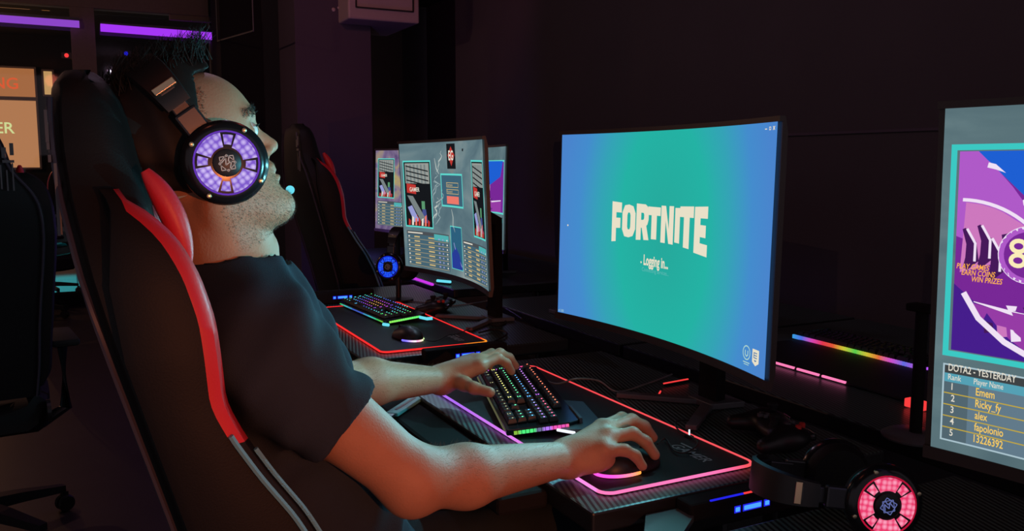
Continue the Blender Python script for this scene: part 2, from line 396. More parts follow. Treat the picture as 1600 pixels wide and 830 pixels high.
# lit band over the left pane and the purple LED tubes
t = thing('purple_light_tube', (XB+.12, 0, 0), 'long bright purple LED tube on the shop front above the player\'s hair', 'light')
a, b = at(157, 43, x=XB+.12), at(335, 57, x=XB+.12)
MB().tube([(0, a.y, a.z), (0, b.y, b.z)], .034, 12).build('tube', M['purple_tube'], t, smooth=True)
MB().box((-.02, (a.y+b.y)/2, (a.z+b.z)/2+.045), (.05, b.y-a.y, .02)).build('housing', M['dark_metal'], t)
t = thing('purple_light_tube', (XB+.12, 0, 0), 'dimmer mauve LED tube on the shop front in the top left corner', 'light')
a, b = at(-150, 18, x=XB+.12), at(124, 38, x=XB+.12)
MB().tube([(0, a.y, a.z), (0, b.y, b.z)], .030, 12).build('tube', M['purple_tube_dim'], t, smooth=True)
MB().box((-.02, (a.y+b.y)/2, (a.z+b.z)/2+.04), (.05, b.y-a.y, .02)).build('housing', M['dark_metal'], t)
t = thing('door_closer', at(318, 36, x=XB+.16), 'small pale door closer bar above the purple tube', 'door closer')
MB().box((0, -.12, .03), (.05, .34, .05), bev=.006).build('closer_body', M['brown'], t)
MB().box((.03, .12, .01), (.02, .45, .015)).build('closer_arm', M['silver'], t)
t = thing('light_rail', at(368, 56, x=-6.4), 'thin pale rail sloping up from the end of the purple tube', 'rail')
p0, p1 = at(340, 64, x=-6.8), at(396, 48, x=-5.9); o_ = t.location
MB().tube([p0-o_, p1-o_], .006, 6).build('rail_bar', M['silver'], t)
MB().tube([p1-o_, p1-o_+Vector((0, 0, 2.86-p1.z))], .004, 6).build('hanger', M['silver'], t)
MB().tube([p0-o_, p0-o_+Vector((0, 0, 2.86-p0.z))], .004, 6).build('hanger', M['silver'], t)
for px, py, nm, lb in ((104, 87, 'red_led', 'tiny red indicator light above the tall chair'), (197, 84, 'blue_led_rim', 'tiny blue indicator light beneath the purple tube')):
    t = thing('indicator_light', at(px, py, x=XB+.035), lb, 'light')
    MB().sphere((.02, 0, 0), .018, n=10).build('lens', M[nm], t); MB().box((-.01, 0, 0), (.04, .08, .05)).build('housing', M['black'], t)
# cabinet hanging in the recess
cz = at(620, 34, x=-5.75).z
t = thing('wall_cabinet', (-5.75, 2.12, cz), 'pale enamelled box hanging high beside the column, lit red', 'cabinet')
yl, yr = at(545, 20, x=-5.75).y, at(656, 20, x=-5.75).y
W_ = yr-yl; yc = (yl+yr)/2-2.12
MB().box((-.35, yc, .33), (.68, W_, .66), bev=.012).build('cabinet_body', M['white_panel'], t)
f = MB(); 
for zz in (.075, .60): f.box((.004, yc, zz), (.012, W_-.10, .008))
for yy in (yc-W_/2+.05, yc+W_/2-.05): f.box((.004, yy, .338), (.012, .008, .53))
f.build('door_groove', M['dark_metal'], t)
MB().box((-.35, yc, .62+.2), (.06, .06, cz*0+.35)).build('hanger', M['dark_metal'], t)
for px, py, lb in ((521, 15, 'white round wall hook high on the column, larger of two'), (529, 12, 'small white round wall hook high on the column')):
    t = thing('wall_stud', at(px, py, x=-5.995), lb, 'hook')
    MB().sphere((0, 0, 0), .014 if px == 521 else .009, n=10, sc_=(.5, 1, 1)).build('stud_head', M['white_panel'], t)

# ================================================================== DESKS
def desk(x0, x1, y0, y1, label, rail=True, zt=.75, name='gaming_desk'):
    cx = (x0+x1)/2; t = thing(name, (cx, 0, 0), label, 'desk', 'gaming desks in a row' )
    hx = (x1-x0)/2
    tb = MB().box((0, (y0+y1)/2, zt-.0175), (2*hx, y1-y0, .035), bev=.004).build('table_top', [M['black'], M['carbon']], t)
    for p_ in tb.data.polygons: p_.material_index = 1 if p_.normal.z > .9 else 0
    if rail: MB().box((-.06, y0-.045, zt-.025), (2*hx-.14, .09, .03), bev=.008).build('front_rail', M['black_matte'], t)
    for sx in (-1, 1):
        MB().box((sx*(hx-.10), (y0+y1)/2+.05, .36), (.06, .10, .70), bev=.01).build('leg', M['dark_metal'], t)
        MB().box((sx*(hx-.10), (y0+y1)/2+.02, .012), (.08, y1-y0-.1, .024), bev=.008).build('foot', M['dark_metal'], t)
    MB().box((0, (y0+y1)/2+.05, .66), (2*hx-.2, .06, .05)).build('crossbar', M['dark_metal'], t)
    return t
d1 = desk(-1.96, -1.03, .655, 1.27, 'carbon patterned desk top the player leans on')
desk(-3.42, -2.135, .655, 1.27, 'dark desk under the red-lit mouse pad of the empty seat')
d0 = desk(-.895, .06, .665, 1.27, 'dark desk at the lower right under the pink-lit headset', rail=False)
# pale bracket plate joining two desks
q = [at(1009, 804, z=.732), at(1096, 787, z=.732), at(1050, 860, z=.732), at(1004, 860, z=.732)]
tag(MB().prism([(p.x, p.y) for p in q], .722, .732).build('bracket_plate', M['teal_plate']), 'pale triangular plate joining the two desk corners at the bottom edge', 'plate')
MB_ = MB()
# opposite row, back to back
for i, (x0, x1, lb) in enumerate(((-2.9, -2.01, 'dark desk of the opposite row behind the gap between the two near screens'), (-1.99, -.1, 'dark desk of the opposite row under the rainbow keyboard'))):
    desk(x0, x1, 1.36, 2.3, lb, rail=False, name='gaming_desk')
desk(-5.0, -3.2, 1.36, 2.2, 'dark desk behind the two distant screens on the left', rail=False)

# hubs with blue bars
def hub(loc, lb):
    t = thing('control_hub', loc, lb, 'device', 'desk control hubs with blue bars')
    MB().box((-.020, .0, .0), (.040, .24, .044), bev=.005).build('hub_case', M['black_matte'], t)
    f = MB()
    for yy, L in ((-.030, .008), (0, .034), (.030, .008)): f.box((.0005, yy, 0), (.003, L, .007), bev=.001)
    f.build('light_bars', M['blue_led'], t)
    f = MB()
    for yy, L in ((-.030, .012), (0, .038), (.030, .012)): f.box((-.0003, yy, 0), (.002, L, .011))
    f.build('light_surround', M['blue_led_rim'], t)
    MB().box((-.002, -.050, .0225), (.003, .065, .002)).build('edge_light', M['blue_led_rim'], t)
    MB().box((-.002, -.008, .0225), (.003, .016, .002)).build('edge_light', M['red_led'], t)
    return t
hub((-.990, .925, .726), "black hub with blue light bars on the near side of the player's desk")
h2 = copy_tree(bpy.data.objects['control_hub']); h2.location = (-2.095, .930, .746); h2['label'] = 'black hub with blue light bars just beyond the typing hand'
h3 = copy_tree(bpy.data.objects['control_hub']); h3.location = (-3.06, .86, .774); h3['label'] = 'black hub with blue light bars at the far corner of the red-edged pad'
for hh in (h2, h3):
    for ch in [c for c in bpy.data.objects if c.parent == hh and c.name.startswith('edge_light')]: bpy.data.objects.remove(ch)

# ================================================================== MOUSE PADS
def rrect(x0, x1, y0, y1, r, n=6):
    pts = []
    for cx, cy, a0 in ((x1-r, y1-r, 0), (x0+r, y1-r, 90), (x0+r, y0+r, 180), (x1-r, y0+r, 270)):
        for i in range(n+1):
            a = R(a0+90*i/n); pts.append((cx+r*math.cos(a), cy+r*math.sin(a)))
    return pts
def mouse_pad(loc, Lx, Ly, colour, label, logo=True, rz=0):
    t = thing('mouse_pad', loc, label, 'mouse pad', None, rz)
    pts = rrect(-Lx/2, Lx/2, -Ly/2, Ly/2, .022)
    MB().prism(pts, .001, .005).build('cloth', M['pad'], t)
    dense = []
    for i in range(len(pts)):
        a, b = Vector(pts[i]), Vector(pts[(i+1) % len(pts)]); n = max(1, int((b-a).length/.03))
        dense += [a+(b-a)*k/n for k in range(n)]
    MB().tube([(p.x, p.y, 0.0045) for p in dense], .0027, 8, closed=True).build('led_rim', M['led'], t, smooth=True, led=colour)
    if logo:
        f = MB(); vs, fs, wd = text_geo('GAMER', .030, .008, .25)
        f.add([(Lx/2-.045-wd+u, Ly/2-.075+v, .0056) for u, v in vs], fs)
        f.add([(Lx/2-.045-wd-.004, Ly/2-.045, .0056), (Lx/2-.045-wd+.04, Ly/2-.045, .0056), (Lx/2-.045-wd+.036, Ly/2-.049, .0056), (Lx/2-.045-wd-.002, Ly/2-.049, .0056)], [(0, 1, 2, 3)])
        f.build('printed_logo', M['print'], t)
    return t
def mixc(a, b, t): t = max(0, min(1, t)); return tuple(p+(q-p)*t for p, q in zip(a, b))
def col1(p):
    x, y = p.x, p.y
    if y > .13: return mixc((1.0, .06, .07), (1.0, .10, .12), (x+.4)/.8)
    if x > .38: return mixc((1.2, .22, .55), (1.1, .10, .22), (y-.05)/.08)
    if y < -.13: return mixc((.46, .16, .95), (1.15, .3, .85), (x+.15)/.5)
    return (.6, .1, .7)
mouse_pad((-1.472, .855, .75), .80, .305, col1, 'long mouse pad under the player\'s hands, edge glowing pink, red and purple')
mouse_pad((-2.580, .880, .75), .79, .315, lambda p: (1.15, .03, .03) if not (abs(p.x-.38) < .03 and p.y > .1) else (1.3, .35, .02), 'mouse pad with a red glowing edge at the empty seat', rz=R(-.5))

# ================================================================== KEYBOARDS
ROWS = [  # (y, [(width in units, gap before)])
 [(1.25, 0), (1.25, 0), (1.25, 0), (6.25, 0), (1.25, 0), (1.25, 0), (1.25, 0), (1.25, 0), (1, .25), (1, 0), (1, 0), (2, .25), (1, 0)],
 [(2.25, 0)] + [(1, 0)]*10 + [(2.75, 0), (1, 1.25), (1, 1.25), (1, 0), (1, 0)],
 [(1.75, 0)] + [(1, 0)]*11 + [(2.25, 0), (1, 3.5), (1, 0), (1, 0)],
 [(1.5, 0)] + [(1, 0)]*12 + [(1.5, 0), (1, .25), (1, 0), (1, 0), (1, .25), (1, 0), (1, 0), (1, 0)],
 [(1, 0)]*13 + [(2, 0), (1, .25), (1, 0), (1, 0), (1, .25), (1, 0), (1, 0), (1, 0)],
 [(1, 0), (1, 1), (1, 0), (1, 0), (1, 0), (1, .5), (1, 0), (1, 0), (1, 0), (1, .5), (1, 0), (1, 0), (1, 0), (1, .25), (1, 0), (1, 0)]]
_cap = {}
_ledm = {}
def led_mat(c, s):
    k = (tuple(round(x, 2) for x in c), s)
    if k not in _ledm: _ledm[k] = emit('key_light', c, s)
    return _ledm[k]
M['cap'] = mat('keycap_black', (.014, .014, .016), .45)
def cap_mesh(wu, col, s):
    k = (wu, tuple(round(x, 2) for x in col), s)
    if k in _cap: return _cap[k]
    U = .019; w_, d_ = wu*U-.0018, U-.0018; m = MB()
    def ring(w2, d2, z, yo=0): return [(-w2/2, -d2/2+yo, z), (w2/2, -d2/2+yo, z), (w2/2, d2/2+yo, z), (-w2/2, d2/2+yo, z)]
    m.loft([ring(w_, d_, 0), ring(w_, d_, .002), ring(w_-.005, d_-.005, .0088, .0008), ring(w_-.006, d_-.006, .0092, .0008)], 0)
    # shine-through legend and the light spilling at the foot of the cap
    a = .0017; yl = .0022
    m.add([(-a, yl-a*.8, .0094), (a, yl-a*.8, .0094), (a, yl+a*.8, .0094), (-a, yl+a*.8, .0094)], [(0, 1, 2, 3)], 1)
    if wu > 1.4: m.add([(-a*2.2, -yl-a*.4, .0094), (a*2.2, -yl-a*.4, .0094), (a*2.2, -yl+a*.1, .0094), (-a*2.2, -yl+a*.1, .0094)], [(0, 1, 2, 3)], 1)
    o = m.build('keycap', [M['cap'], led_mat(col, s)]); me = o.data; bpy.data.objects.remove(o); _cap[k] = me; return me
def keyboard(loc, rz, tilt, colour, label, sidecol=None, s=1.6, wing=None):
    t = thing('keyboard', loc, label, 'keyboard', None, rz); t.rotation_euler = (tilt, 0, rz)
    U = .019; Wk, Dk = 22.6*U, 6.6*U
    poly = [(-Wk/2-.006, -Dk/2-.004), (Wk/2+.006, -Dk/2-.004), (Wk/2+.010, -Dk/2+.02), (Wk/2+.010, Dk/2-.01), (Wk/2, Dk/2+.012), (-Wk/2, Dk/2+.012), (-Wk/2-.010, Dk/2-.01), (-Wk/2-.010, -Dk/2+.02)]
    MB().prism(poly, .001, .012).build('case', M['black_gloss'], t, bevel=.0015)
    for r, row in enumerate(ROWS):
        y = -Dk/2+(.5+r)*U+(.4*U if r == 5 else .15*U); x = -Wk/2+.05*U
        for wu, gap in row:
            x += gap*U; xc = x+wu*U/2; x += wu*U
            fx = xc/Wk+.5
            o = bpy.data.objects.new('keycap', cap_mesh(wu, colour(fx, r), s)); COL.objects.link(o); o.parent = t; o.location = (xc, y, .0135)
    # side light bars
    f = MB(); n = 14
    cols = []
    for i in range(n):
        y = -Dk/2+.012+i*(Dk-.02)/n; f.box((Wk/2+.0115, y, .0065), (.003, (Dk-.02)/n*.8, .006))
    f.build('side_light', M['led'], t, led=lambda p: sidecol(p.y/Dk+.5) if sidecol else (0, 0, 0))
    f = MB(); n = 40
    for i in range(n): f.box((-Wk/2+.01+(i+.5)*(Wk-.02)/n, -Dk/2-.0052, .0065), ((Wk-.02)/n*.7, .002, .004))
    f.build('front_light', M['led'], t, led=lambda p: tuple(.5*c for c in colour(p.x/Wk+.5, 0)))
    for xx in (-.17, .17): MB().box((xx, Dk/2-.01, -.006), (.03, .012, .014)).build('foot', M['rubber'], t)
    return t, Wk, Dk
rowcol = [(.10, .12, .02), (.85, .80, .22), (.08, .85, .30), (.10, .38, 1.0), (.55, .16, 1.0), (1.0, .05, .20)]
def kc1(fx, r):
    c = [(.22, .24, .05), (.85, .78, .20), (.08, .80, .30), (.10, .38, 1.0), (.52, .14, 1.0), (1.0, .22, .05)][r]
    if r == 4: c = mixc((.50, .16, 1.0), (.9, .06, .3), (fx-.5)*1.0) if fx < .66 else (.9, .05, .22)
    if r == 3: c = mixc((.10, .38, 1.0), (.45, .2, 1.0), (fx-.65)*6)
    if r == 2 and fx > .7: c = (.08, .42, .95)
    if r == 1 and fx > .7: c = (.1, .8, .3)
    return tuple(round(x, 1) for x in c)
def side1(v):
    if v < .16: return (.25, .5, .05)
    if v < .38: return (.08, .9, .22)
    if v < .5: return (.15, .15, .3)
    if v < .66: return (.5, .2, 1.0)
    if v < .88: return (.9, .1, .5)
    return (1, .15, .3)
k1, Wk, Dk = keyboard((-1.575, .822, .764), R(-17.5), R(5), kc1, 'black keyboard under the typing hand with rows of coloured key lights', side1, 4.0)
# rear deck of the keyboard with a pale edge and light tips
MB().prism([(Wk/2-.16, Dk/2+.012), (Wk/2+.02, Dk/2+.012-.04), (Wk/2+.045, Dk/2+.02), (Wk/2+.01, Dk/2+.05), (Wk/2-.13, Dk/2+.05)], .000, .005).build('rear_deck', M['teal_plate'], k1)
f = MB(); f.tube([(Wk/2+.016, Dk/2-.036, .003), (Wk/2+.046, Dk/2-.010, .003)], .0028, 6); f.build('corner_light', M['white_led'], k1)
MB().box((Wk/2-.04, Dk/2+.013, .010), (.09, .006, .012), bev=.001).build('media_bar', M['silver'], k1)
def kc2(fx, r):
    import colorsys
    d = math.hypot((fx-.45)*1.0, (r-2.6)/9.0)
    h = (0.02+d*1.35) % 1.0
    h = (1.0 - d*1.25) % 1.0 if d > .12 else .04+d*.2
    c = colorsys.hsv_to_rgb(round(h*14)/14, .92, 1); return tuple(round(x, 1) for x in c)
k2, _, _ = keyboard((-2.775, .905, .764), R(3), R(5), kc2, 'rainbow lit keyboard on the red-edged pad at the empty seat', lambda v: mixc((.3, .9, .1), (.1, 1, .2), v), 4.0)
MB().tube([(Wk/2+.012, -Dk/2-.012, .004), (Wk/2+.035, -Dk/2-.004, .004)], .005, 8).build('corner_light', M['cyan_led'], k2, smooth=True)
MB().tube([(Wk/2+.012, Dk/2-.012, .004), (Wk/2+.05, Dk/2-.006, .004), (Wk/2+.058, Dk/2+.01, .004)], .005, 8).build('corner_light', M['cyan_led'], k2, smooth=True)
def kc3(fx, r):
    import colorsys
    c = colorsys.hsv_to_rgb((round(fx*12)/12*1.0+.55) % 1, .9, .05); return tuple(round(x, 2) for x in c)
k3, _, _ = keyboard((-1.615, 1.91, .752), R(-2), R(0), kc3, 'keyboard on the opposite desk with a rainbow light bar along its edge', lambda v: (.5, .1, 1), .6)
ks = MB(); n = 56
for i in range(n): ks.box((-Wk/2+(i+.5)*Wk/n, -Dk/2-.010, .009), (Wk/n*.62, .006, .011))
rb = [(.05, .45, 1), (.10, .2, 1), (.9, .08, .6), (1, .05, .1), (1, .12, .05), (.75, .75, .05), (.1, .8, .1), (.8, .7, .05), (1, .2, .05), (.8, .1, .8), (.15, .2, 1), (.6, .1, .9)]
def rbc(p):
    f_ = max(0, min(.999, p.x/Wk+.5))*(len(rb)-1); i = int(f_); return mixc(mixc(rb[i], rb[i+1], f_-i), (0, 0, 0), .25)
ks.build('edge_light_bar', M['led'], k3, led=rbc)
# pink pad edge and red lights on the opposite desk
_p, _q = at(1218, 568, z=.757), at(1320, 598, z=.757)
t = thing('mouse_pad', (_q.x-.02, (_p.y+_q.y)/2+.131, .752), 'pad on the opposite desk with a broken pink glowing edge', 'mouse pad', None)
MB().prism(rrect(-.40, .45, -.13, .14, .02), .001, .005).build('cloth', M['pad'], t)
f = MB(); 
for a_, b_2 in ((-.40, -.34), (-.31, -.27), (-.25, -.14), (-.13, -.06), (-.05, .02)): f.box(((a_+b_2)/2, -.131, .0045), (b_2-a_, .005, .005))
f.build('led_rim', emit('pink_led', (1.0, .2, .45), 1.1), t)
t = thing('red_light_block', at(1432, 633, z=.76)-Vector((0, 0, .008)), 'small red glowing block by the pole at the right', 'light')
MB().box((0, 0, .010), (.045, .02, .018), bev=.002).build('glowing_face', M['red_led'], t)
MB().box((0, .012, .008), (.05, .01, .016)).build('housing', M['black'], t)

# ================================================================== MICE
def mouse_body():
    F = Field(np.arange(-.045, .045, .0018), np.arange(-.075, .075, .0018), np.arange(-.01, .05, .0018))
    F.ell((0, -.012, .004), (.034, .052, .036), .01); F.ell((0, .022, .004), (.031, .044, .026), .012)
    F.add(lambda X, Y, Z: (Z-.0025)*-1+0*X+0*Y, (-.05, -.08, -.02), (.05, .08, .06), .002, 'u') if False else None
    F.D = np.maximum(F.D, (.0015-F.z)[None, None, :])
    F.ell((0, .05, .040), (.0018, .045, .02), .002, 'd')
    return surface(F)
MV, MQ = mouse_body()
def mouse(loc, rz, ring, label):
    t = thing('computer_mouse', loc, label, 'mouse', None, rz)
    mesh_from('mouse_shell', MV, MQ, M['black'], t, 1)
    MB().lathe([(.001, -.004), (.0085, -.004), (.0095, 0), (.0085, .004), (.001, .004)], 16, mtx=Matrix.Translation((0, .038, .027)) @ Matrix.Rotation(pi/2, 4, 'Y')).build('scroll_wheel', M['rubber'], t)
    f = MB(); pts = [(.0335*math.cos(a), -.012+.0515*math.sin(a), .004) for a in np.linspace(R(195), R(375), 26)]
    f.tube(pts, .0030, 6); f.build('glow_ring', M['led'], t, led=ring)
    return t
mouse((-1.148, .796, .756), R(5), lambda p: mixc((1.6, .12, .9), (1.7, .5, .06), (p.y+.05)/.05) , 'black mouse with a pink and orange glow under the right hand')
m2 = mouse((-2.325, .842, .756), R(100), lambda p: mixc((.25, .2, 1.6), (1.6, 1.1, 1.3), (p.x+.030)/.02) if p.x < -.010 else mixc((1.7, .4, .9), (.7, 1.5, .5), (p.x+.01)/.04), 'black mouse with a multicoloured glowing arc on the red-edged pad')
def cable(pts, label, r=.0018, m='cable', name='cable', cat='cable'):
    return tag(MB().tube(bez(pts, 12), r, 8).build(name, M[m], smooth=True), label, cat)
Z = .7605
cable([at(1027, 694, z=.772), at(1040, 686, z=Z), at(1055, 705, z=Z), at(1075, 706, z=Z), at(1090, 690, z=Z), at(1060, 672, z=Z), at(1058, 658, z=.765), at(1090, 656, z=.756), at(1130, 640, z=.754)], 'thin mouse cable curling over the back edge of the pad', .0016)
cable([at(842, 590, z=.765), at(870, 600, z=.775), at(900, 592, z=.795), at(935, 595, z=.775), at(965, 612, z=.756), at(1010, 600, z=.754), at(1050, 585, z=.754)], 'pale braided keyboard cable arching over the pad edge', .002, 'cable_grey')
cable([at(655, 530, z=Z), at(680, 533, z=Z), at(700, 524, z=Z), at(720, 520, z=Z), at(760, 500, z=.754)], 'mouse cable on the red-edged pad', .0016)
cable([at(480, 476, z=.753), at(510, 472, z=.753), at(545, 470, z=.753), at(590, 462, z=.753)], 'pale cable along the desk behind the rainbow keyboard', .0025, 'cable_grey')
cable([at(625, 470, z=.753), at(655, 472, z=.753), at(700, 478, z=.753), at(740, 474, z=.753), at(764, 470, z=.753)], 'pale cable in front of the left monitor foot', .0022, 'cable_grey')
for i, pts in enumerate((((740, 495), (770, 508), (790, 505), (785, 490)), ((748, 520), (775, 515), (792, 522), (770, 535)), ((760, 480), (780, 478), (800, 488), (815, 498)))):
    cable([at(a, b, z=.7525+.0035*i) for a, b in pts], ['tangled black cable nearest the controller', 'black cable looping behind the red pad corner', 'black cable running from the tangle towards the large monitor'][i], .0028)

# ================================================================== MONITORS
class Scr:
    def __init__(s, W, H, Rc): s.W, s.H, s.R = W, H, Rc; s.du = 0; s.mb = MB(); s.mats = []; s.lay = 0
    def pt(s, u, v, off=0):
        th = (u+s.du-.5)*s.W/s.R; r = s.R-off
        return (r*math.sin(th), -(s.R-r*math.cos(th)), v*s.H)
    def mi(s, m):
        if m not in s.mats: s.mats.append(m)
        return s.mats.index(m)
    def rect(s, u0, v0, u1, v1, m, z=.0006):
        n = max(1, int((u1-u0)*s.W/.02)); vs = []; fs = []
        for i in range(n+1):
            u = u0+(u1-u0)*i/n; vs += [s.pt(u, v0, z), s.pt(u, v1, z)]
        for i in range(n): fs.append((2*i, 2*i+2, 2*i+3, 2*i+1))
        s.mb.add(vs, fs, s.mi(m))
    def frame(s, u0, v0, u1, v1, m, tw=.004, z=.0007):
        tu, tv = tw/s.W, tw/s.H
        s.rect(u0, v0, u1, v0+tv, m, z); s.rect(u0, v1-tv, u1, v1, m, z); s.rect(u0, v0, u0+tu, v1, m, z); s.rect(u1-tu, v0, u1, v1, m, z)
    def poly(s, pts, m, z=.0009): s.mb.add([s.pt(u, v, z) for u, v in pts], [tuple(range(len(pts)))], s.mi(m))
    def stroke(s, pts, wd, m, z=.0008):
        P_ = [Vector((u*s.W, v*s.H)) for u, v in pts]; vs = []; fs = []
        for i, p in enumerate(P_):
            t = (P_[min(i+1, len(P_)-1)]-P_[max(i-1, 0)]).normalized(); n = Vector((-t.y, t.x)); ww = wd[i] if isinstance(wd, list) else wd
            for q in (p+n*ww/2, p-n*ww/2): vs.append(s.pt(q.x/s.W, q.y/s.H, z))
        for i in range(len(P_)-1): fs.append((2*i, 2*i+1, 2*i+3, 2*i+2))
        s.mb.add(vs, fs, s.mi(m))
    def text(s, t_, u, v, size, m, bold=.0, al='l', z=.0014, shear=0, sx=1.0, clip=None):
        vs, fs, wd = text_geo(t_, size, bold, shear); wd *= sx
        x0 = u*s.W-(wd if al == 'r' else wd/2 if al == 'c' else 0)
        s.mb.add([s.pt((x0+a*sx)/s.W, v+b/s.H, z) for a, b in vs], fs, s.mi(m))
    def flush(s, name, parent):
        if s.mb.v: s.mb.build(name, s.mats, parent)
        s.mb = MB(); s.mats = []
def screen_panel(S, m, parent):
    me_v = []; me_f = []; n = 40; k = 12
    for i in range(n+1):
        for j in range(k+1): me_v.append(S.pt(i/n, j/k, 0))
    for i in range(n):
        for j in range(k): me_f.append((i*(k+1)+j, (i+1)*(k+1)+j, (i+1)*(k+1)+j+1, i*(k+1)+j+1))
    me = bpy.data.meshes.new('screen'); me.from_pydata(me_v, [], me_f); uv = me.uv_layers.new(name='UVMap')
    for l in me.loops:
        vi = l.vertex_index; uv.data[l.index].uv = ((vi//(k+1))/n, (vi % (k+1))/k)
    me.materials.append(m); o = bpy.data.objects.new('screen', me); COL.objects.link(o); o.parent = parent; return o
def shell(S, bez_=.009, bb=.016, depth=.014, m=None):
    f = MB(); n = 32; u0, u1 = -bez_/S.W, 1+bez_/S.W; v0, v1 = -bb/S.H, 1+bez_/S.H; rings = []
    for i in range(n+1):
        u = u0+(u1-u0)*i/n; th = (u-.5)*S.W/S.R
        def q(v, off): return S.pt(u, v, off)
        rings.append([q(v0, .0015), q(v0, -depth*.6), q(v0+.06, -depth), q(v1-.06, -depth), q(v1, -depth*.6), q(v1, .0015), q(1, .0015), q(1, -.004), q(0, -.004), q(0, .0015)])
    # the ring is an open-front tray: screen sits inside it
    f.loft(rings, 0)
    return f
def monitor(loc, rz, label, bg, zb, W=.765, H=.43, Rc=1.6, tilt=1.5, stand='v'):
    t = thing('monitor', loc, label, 'monitor', None, rz)
    e = t
    S = Scr(W, H, Rc)
    hold = bpy.data.objects.new('panel_mount', None)
    bpy.data.objects.remove(hold)
    Tt = Matrix.Translation((0, 0, zb)) @ Matrix.Rotation(R(-tilt), 4, 'X')
    f = shell(S); o = f.build('casing', M['bezel'], t, smooth=True); o.data.transform(Tt)
    sc_ = screen_panel(S, bg, t); sc_.data.transform(Tt)
    S.Tt = Tt; S.scr = sc_; S.root = t
    # neck and foot
    yb = .125
    nk = MB(); nk.loft([[(-.03, yb, .012), (.03, yb, .012), (.022, yb+.03, .012), (-.022, yb+.03, .012)], [(-.026, yb, zb+.05), (.026, yb, zb+.05), (.02, yb+.03, zb+.05), (-.02, yb+.03, zb+.05)], [(-.03, yb, zb+.16), (.03, yb, zb+.16), (.03, yb+.025, zb+.18), (-.03, yb+.025, zb+.18)], [(-.03, .022, zb+.20), (.03, .022, zb+.20), (.03, .022, zb+.25), (-.03, .022, zb+.25)]])
    nk.build('stand_neck', M['black_matte'], t)
    ft = MB()
    for s_ in (-1, 1):
        pts = [(0, yb+.03), (0, yb-.01), (s_*.125, -.022), (s_*.14, -.006)]
        ft.prism(pts if s_ > 0 else pts[::-1], .001, .012)
    ft.prism([(-.04, yb-.02), (.04, yb-.02), (.05, yb+.06), (-.05, yb+.06)], .001, .014)
    ft.build('stand_foot', M['silver'], t, bevel=.002)
    return t, S
def finish(S, name='screen_image'):
    mb = S.mb
    if mb.v:
        o = mb.build(name, S.mats, S.scr); o.data.transform(S.Tt)
    S.mb = MB(); S.mats = []
def bgmat(name, build):
    m = emit(name, (1, 1, 1), 1); nt = m.node_tree; e = [n for n in nt.nodes if n.type == 'EMISSION'][0]
    uv = nt.nodes.new('ShaderNodeTexCoord'); build(nt, uv.outputs['UV'], e); return m
def ramp(nt, fac, stops):
    r = nt.nodes.new('ShaderNodeValToRGB'); el = r.color_ramp.elements
    while len(el) < len(stops): el.new(.5)
    for i, (p, c) in enumerate(stops): el[i].position = p; el[i].color = (*c, 1)
    nt.links.new(fac, r.inputs[0]); return r.outputs[0]
def math_n(nt, op, a, b=None):
    n = nt.nodes.new('ShaderNodeMath'); n.operation = op
    for i, x in enumerate((a, b)):
        if x is None: continue
        if hasattr(x, 'is_linked'): nt.links.new(x, n.inputs[i])
        else: n.inputs[i].default_value = x
    return n.outputs[0]
def bg_main(nt, uv, e):
    s = nt.nodes.new('ShaderNodeSeparateXYZ'); nt.links.new(uv, s.inputs[0])
    a = math_n(nt, 'POWER', math_n(nt, 'ABSOLUTE', math_n(nt, 'MULTIPLY', math_n(nt, 'SUBTRACT', s.outputs[0], .5), 2.0)), 2)
    b = math_n(nt, 'POWER', math_n(nt, 'ABSOLUTE', math_n(nt, 'MULTIPLY', math_n(nt, 'SUBTRACT', s.outputs[1], .5), .75)), 2)
    d = math_n(nt, 'SQRT', math_n(nt, 'ADD', a, b))
    c = ramp(nt, d, [(0, rgb(38, 168, 155)), (.42, rgb(36, 178, 164)), (.62, rgb(52, 163, 182)), (.82, rgb(68, 140, 205)), (1, rgb(74, 132, 205))])
    nt.links.new(c, e.inputs[0])
def bg_grey(c1, c2, c3, scale=2.5):
    def f(nt, uv, e):
        n = nt.nodes.new('ShaderNodeTexNoise'); n.inputs['Scale'].default_value = scale; n.inputs['Detail'].default_value = 4; n.inputs['Distortion'].default_value = .8
        nt.links.new(uv, n.inputs[0]); nt.links.new(ramp(nt, n.outputs[0], [(.3, c1), (.5, c2), (.72, c3)]), e.inputs[0])
    return f
# ---- the player's monitor
t1, S = monitor((-1.410, 1.052, .75), R(-2.0), 'large curved monitor showing a white game title on green and blue before the player', bgmat('game_login_background', bg_main), .155, W=.730, H=.420, tilt=1.2)
WH = emit('title_cream', rgb(232, 224, 200), 1.0); WS = emit('soft_white', rgb(175, 215, 205), 1); WD = emit('dim_text', rgb(95, 185, 180), 1)
GL = {'F': [[(0, 0), (.40, 0), (.40, .36), (.82, .36), (.82, .62), (.40, .62), (.40, .74), (.92, .74), (.92, 1), (0, 1)]],
      'R': None, 'T': [[(.28, 0), (.70, 0), (.70, .73), (1, .73), (1, 1), (0, 1), (0, .73), (.28, .73)]],
      'N': [[(0, 0), (.36, 0), (.36, .48), (.62, 0), (1, 0), (1, 1), (.64, 1), (.64, .52), (.38, 1), (0, 1)]],
      'I': [[(0, 0), (1, 0), (1, 1), (0, 1)]],
      'E': [[(0, 0), (1, 0), (1, .25), (.44, .25), (.44, .38), (.86, .38), (.86, .61), (.44, .61), (.44, .75), (.97, .75), (.97, 1), (0, 1)]]}
def quadstrip(o, i): return [[o[k], o[k+1], i[k+1], i[k]] for k in range(len(o)-1)]
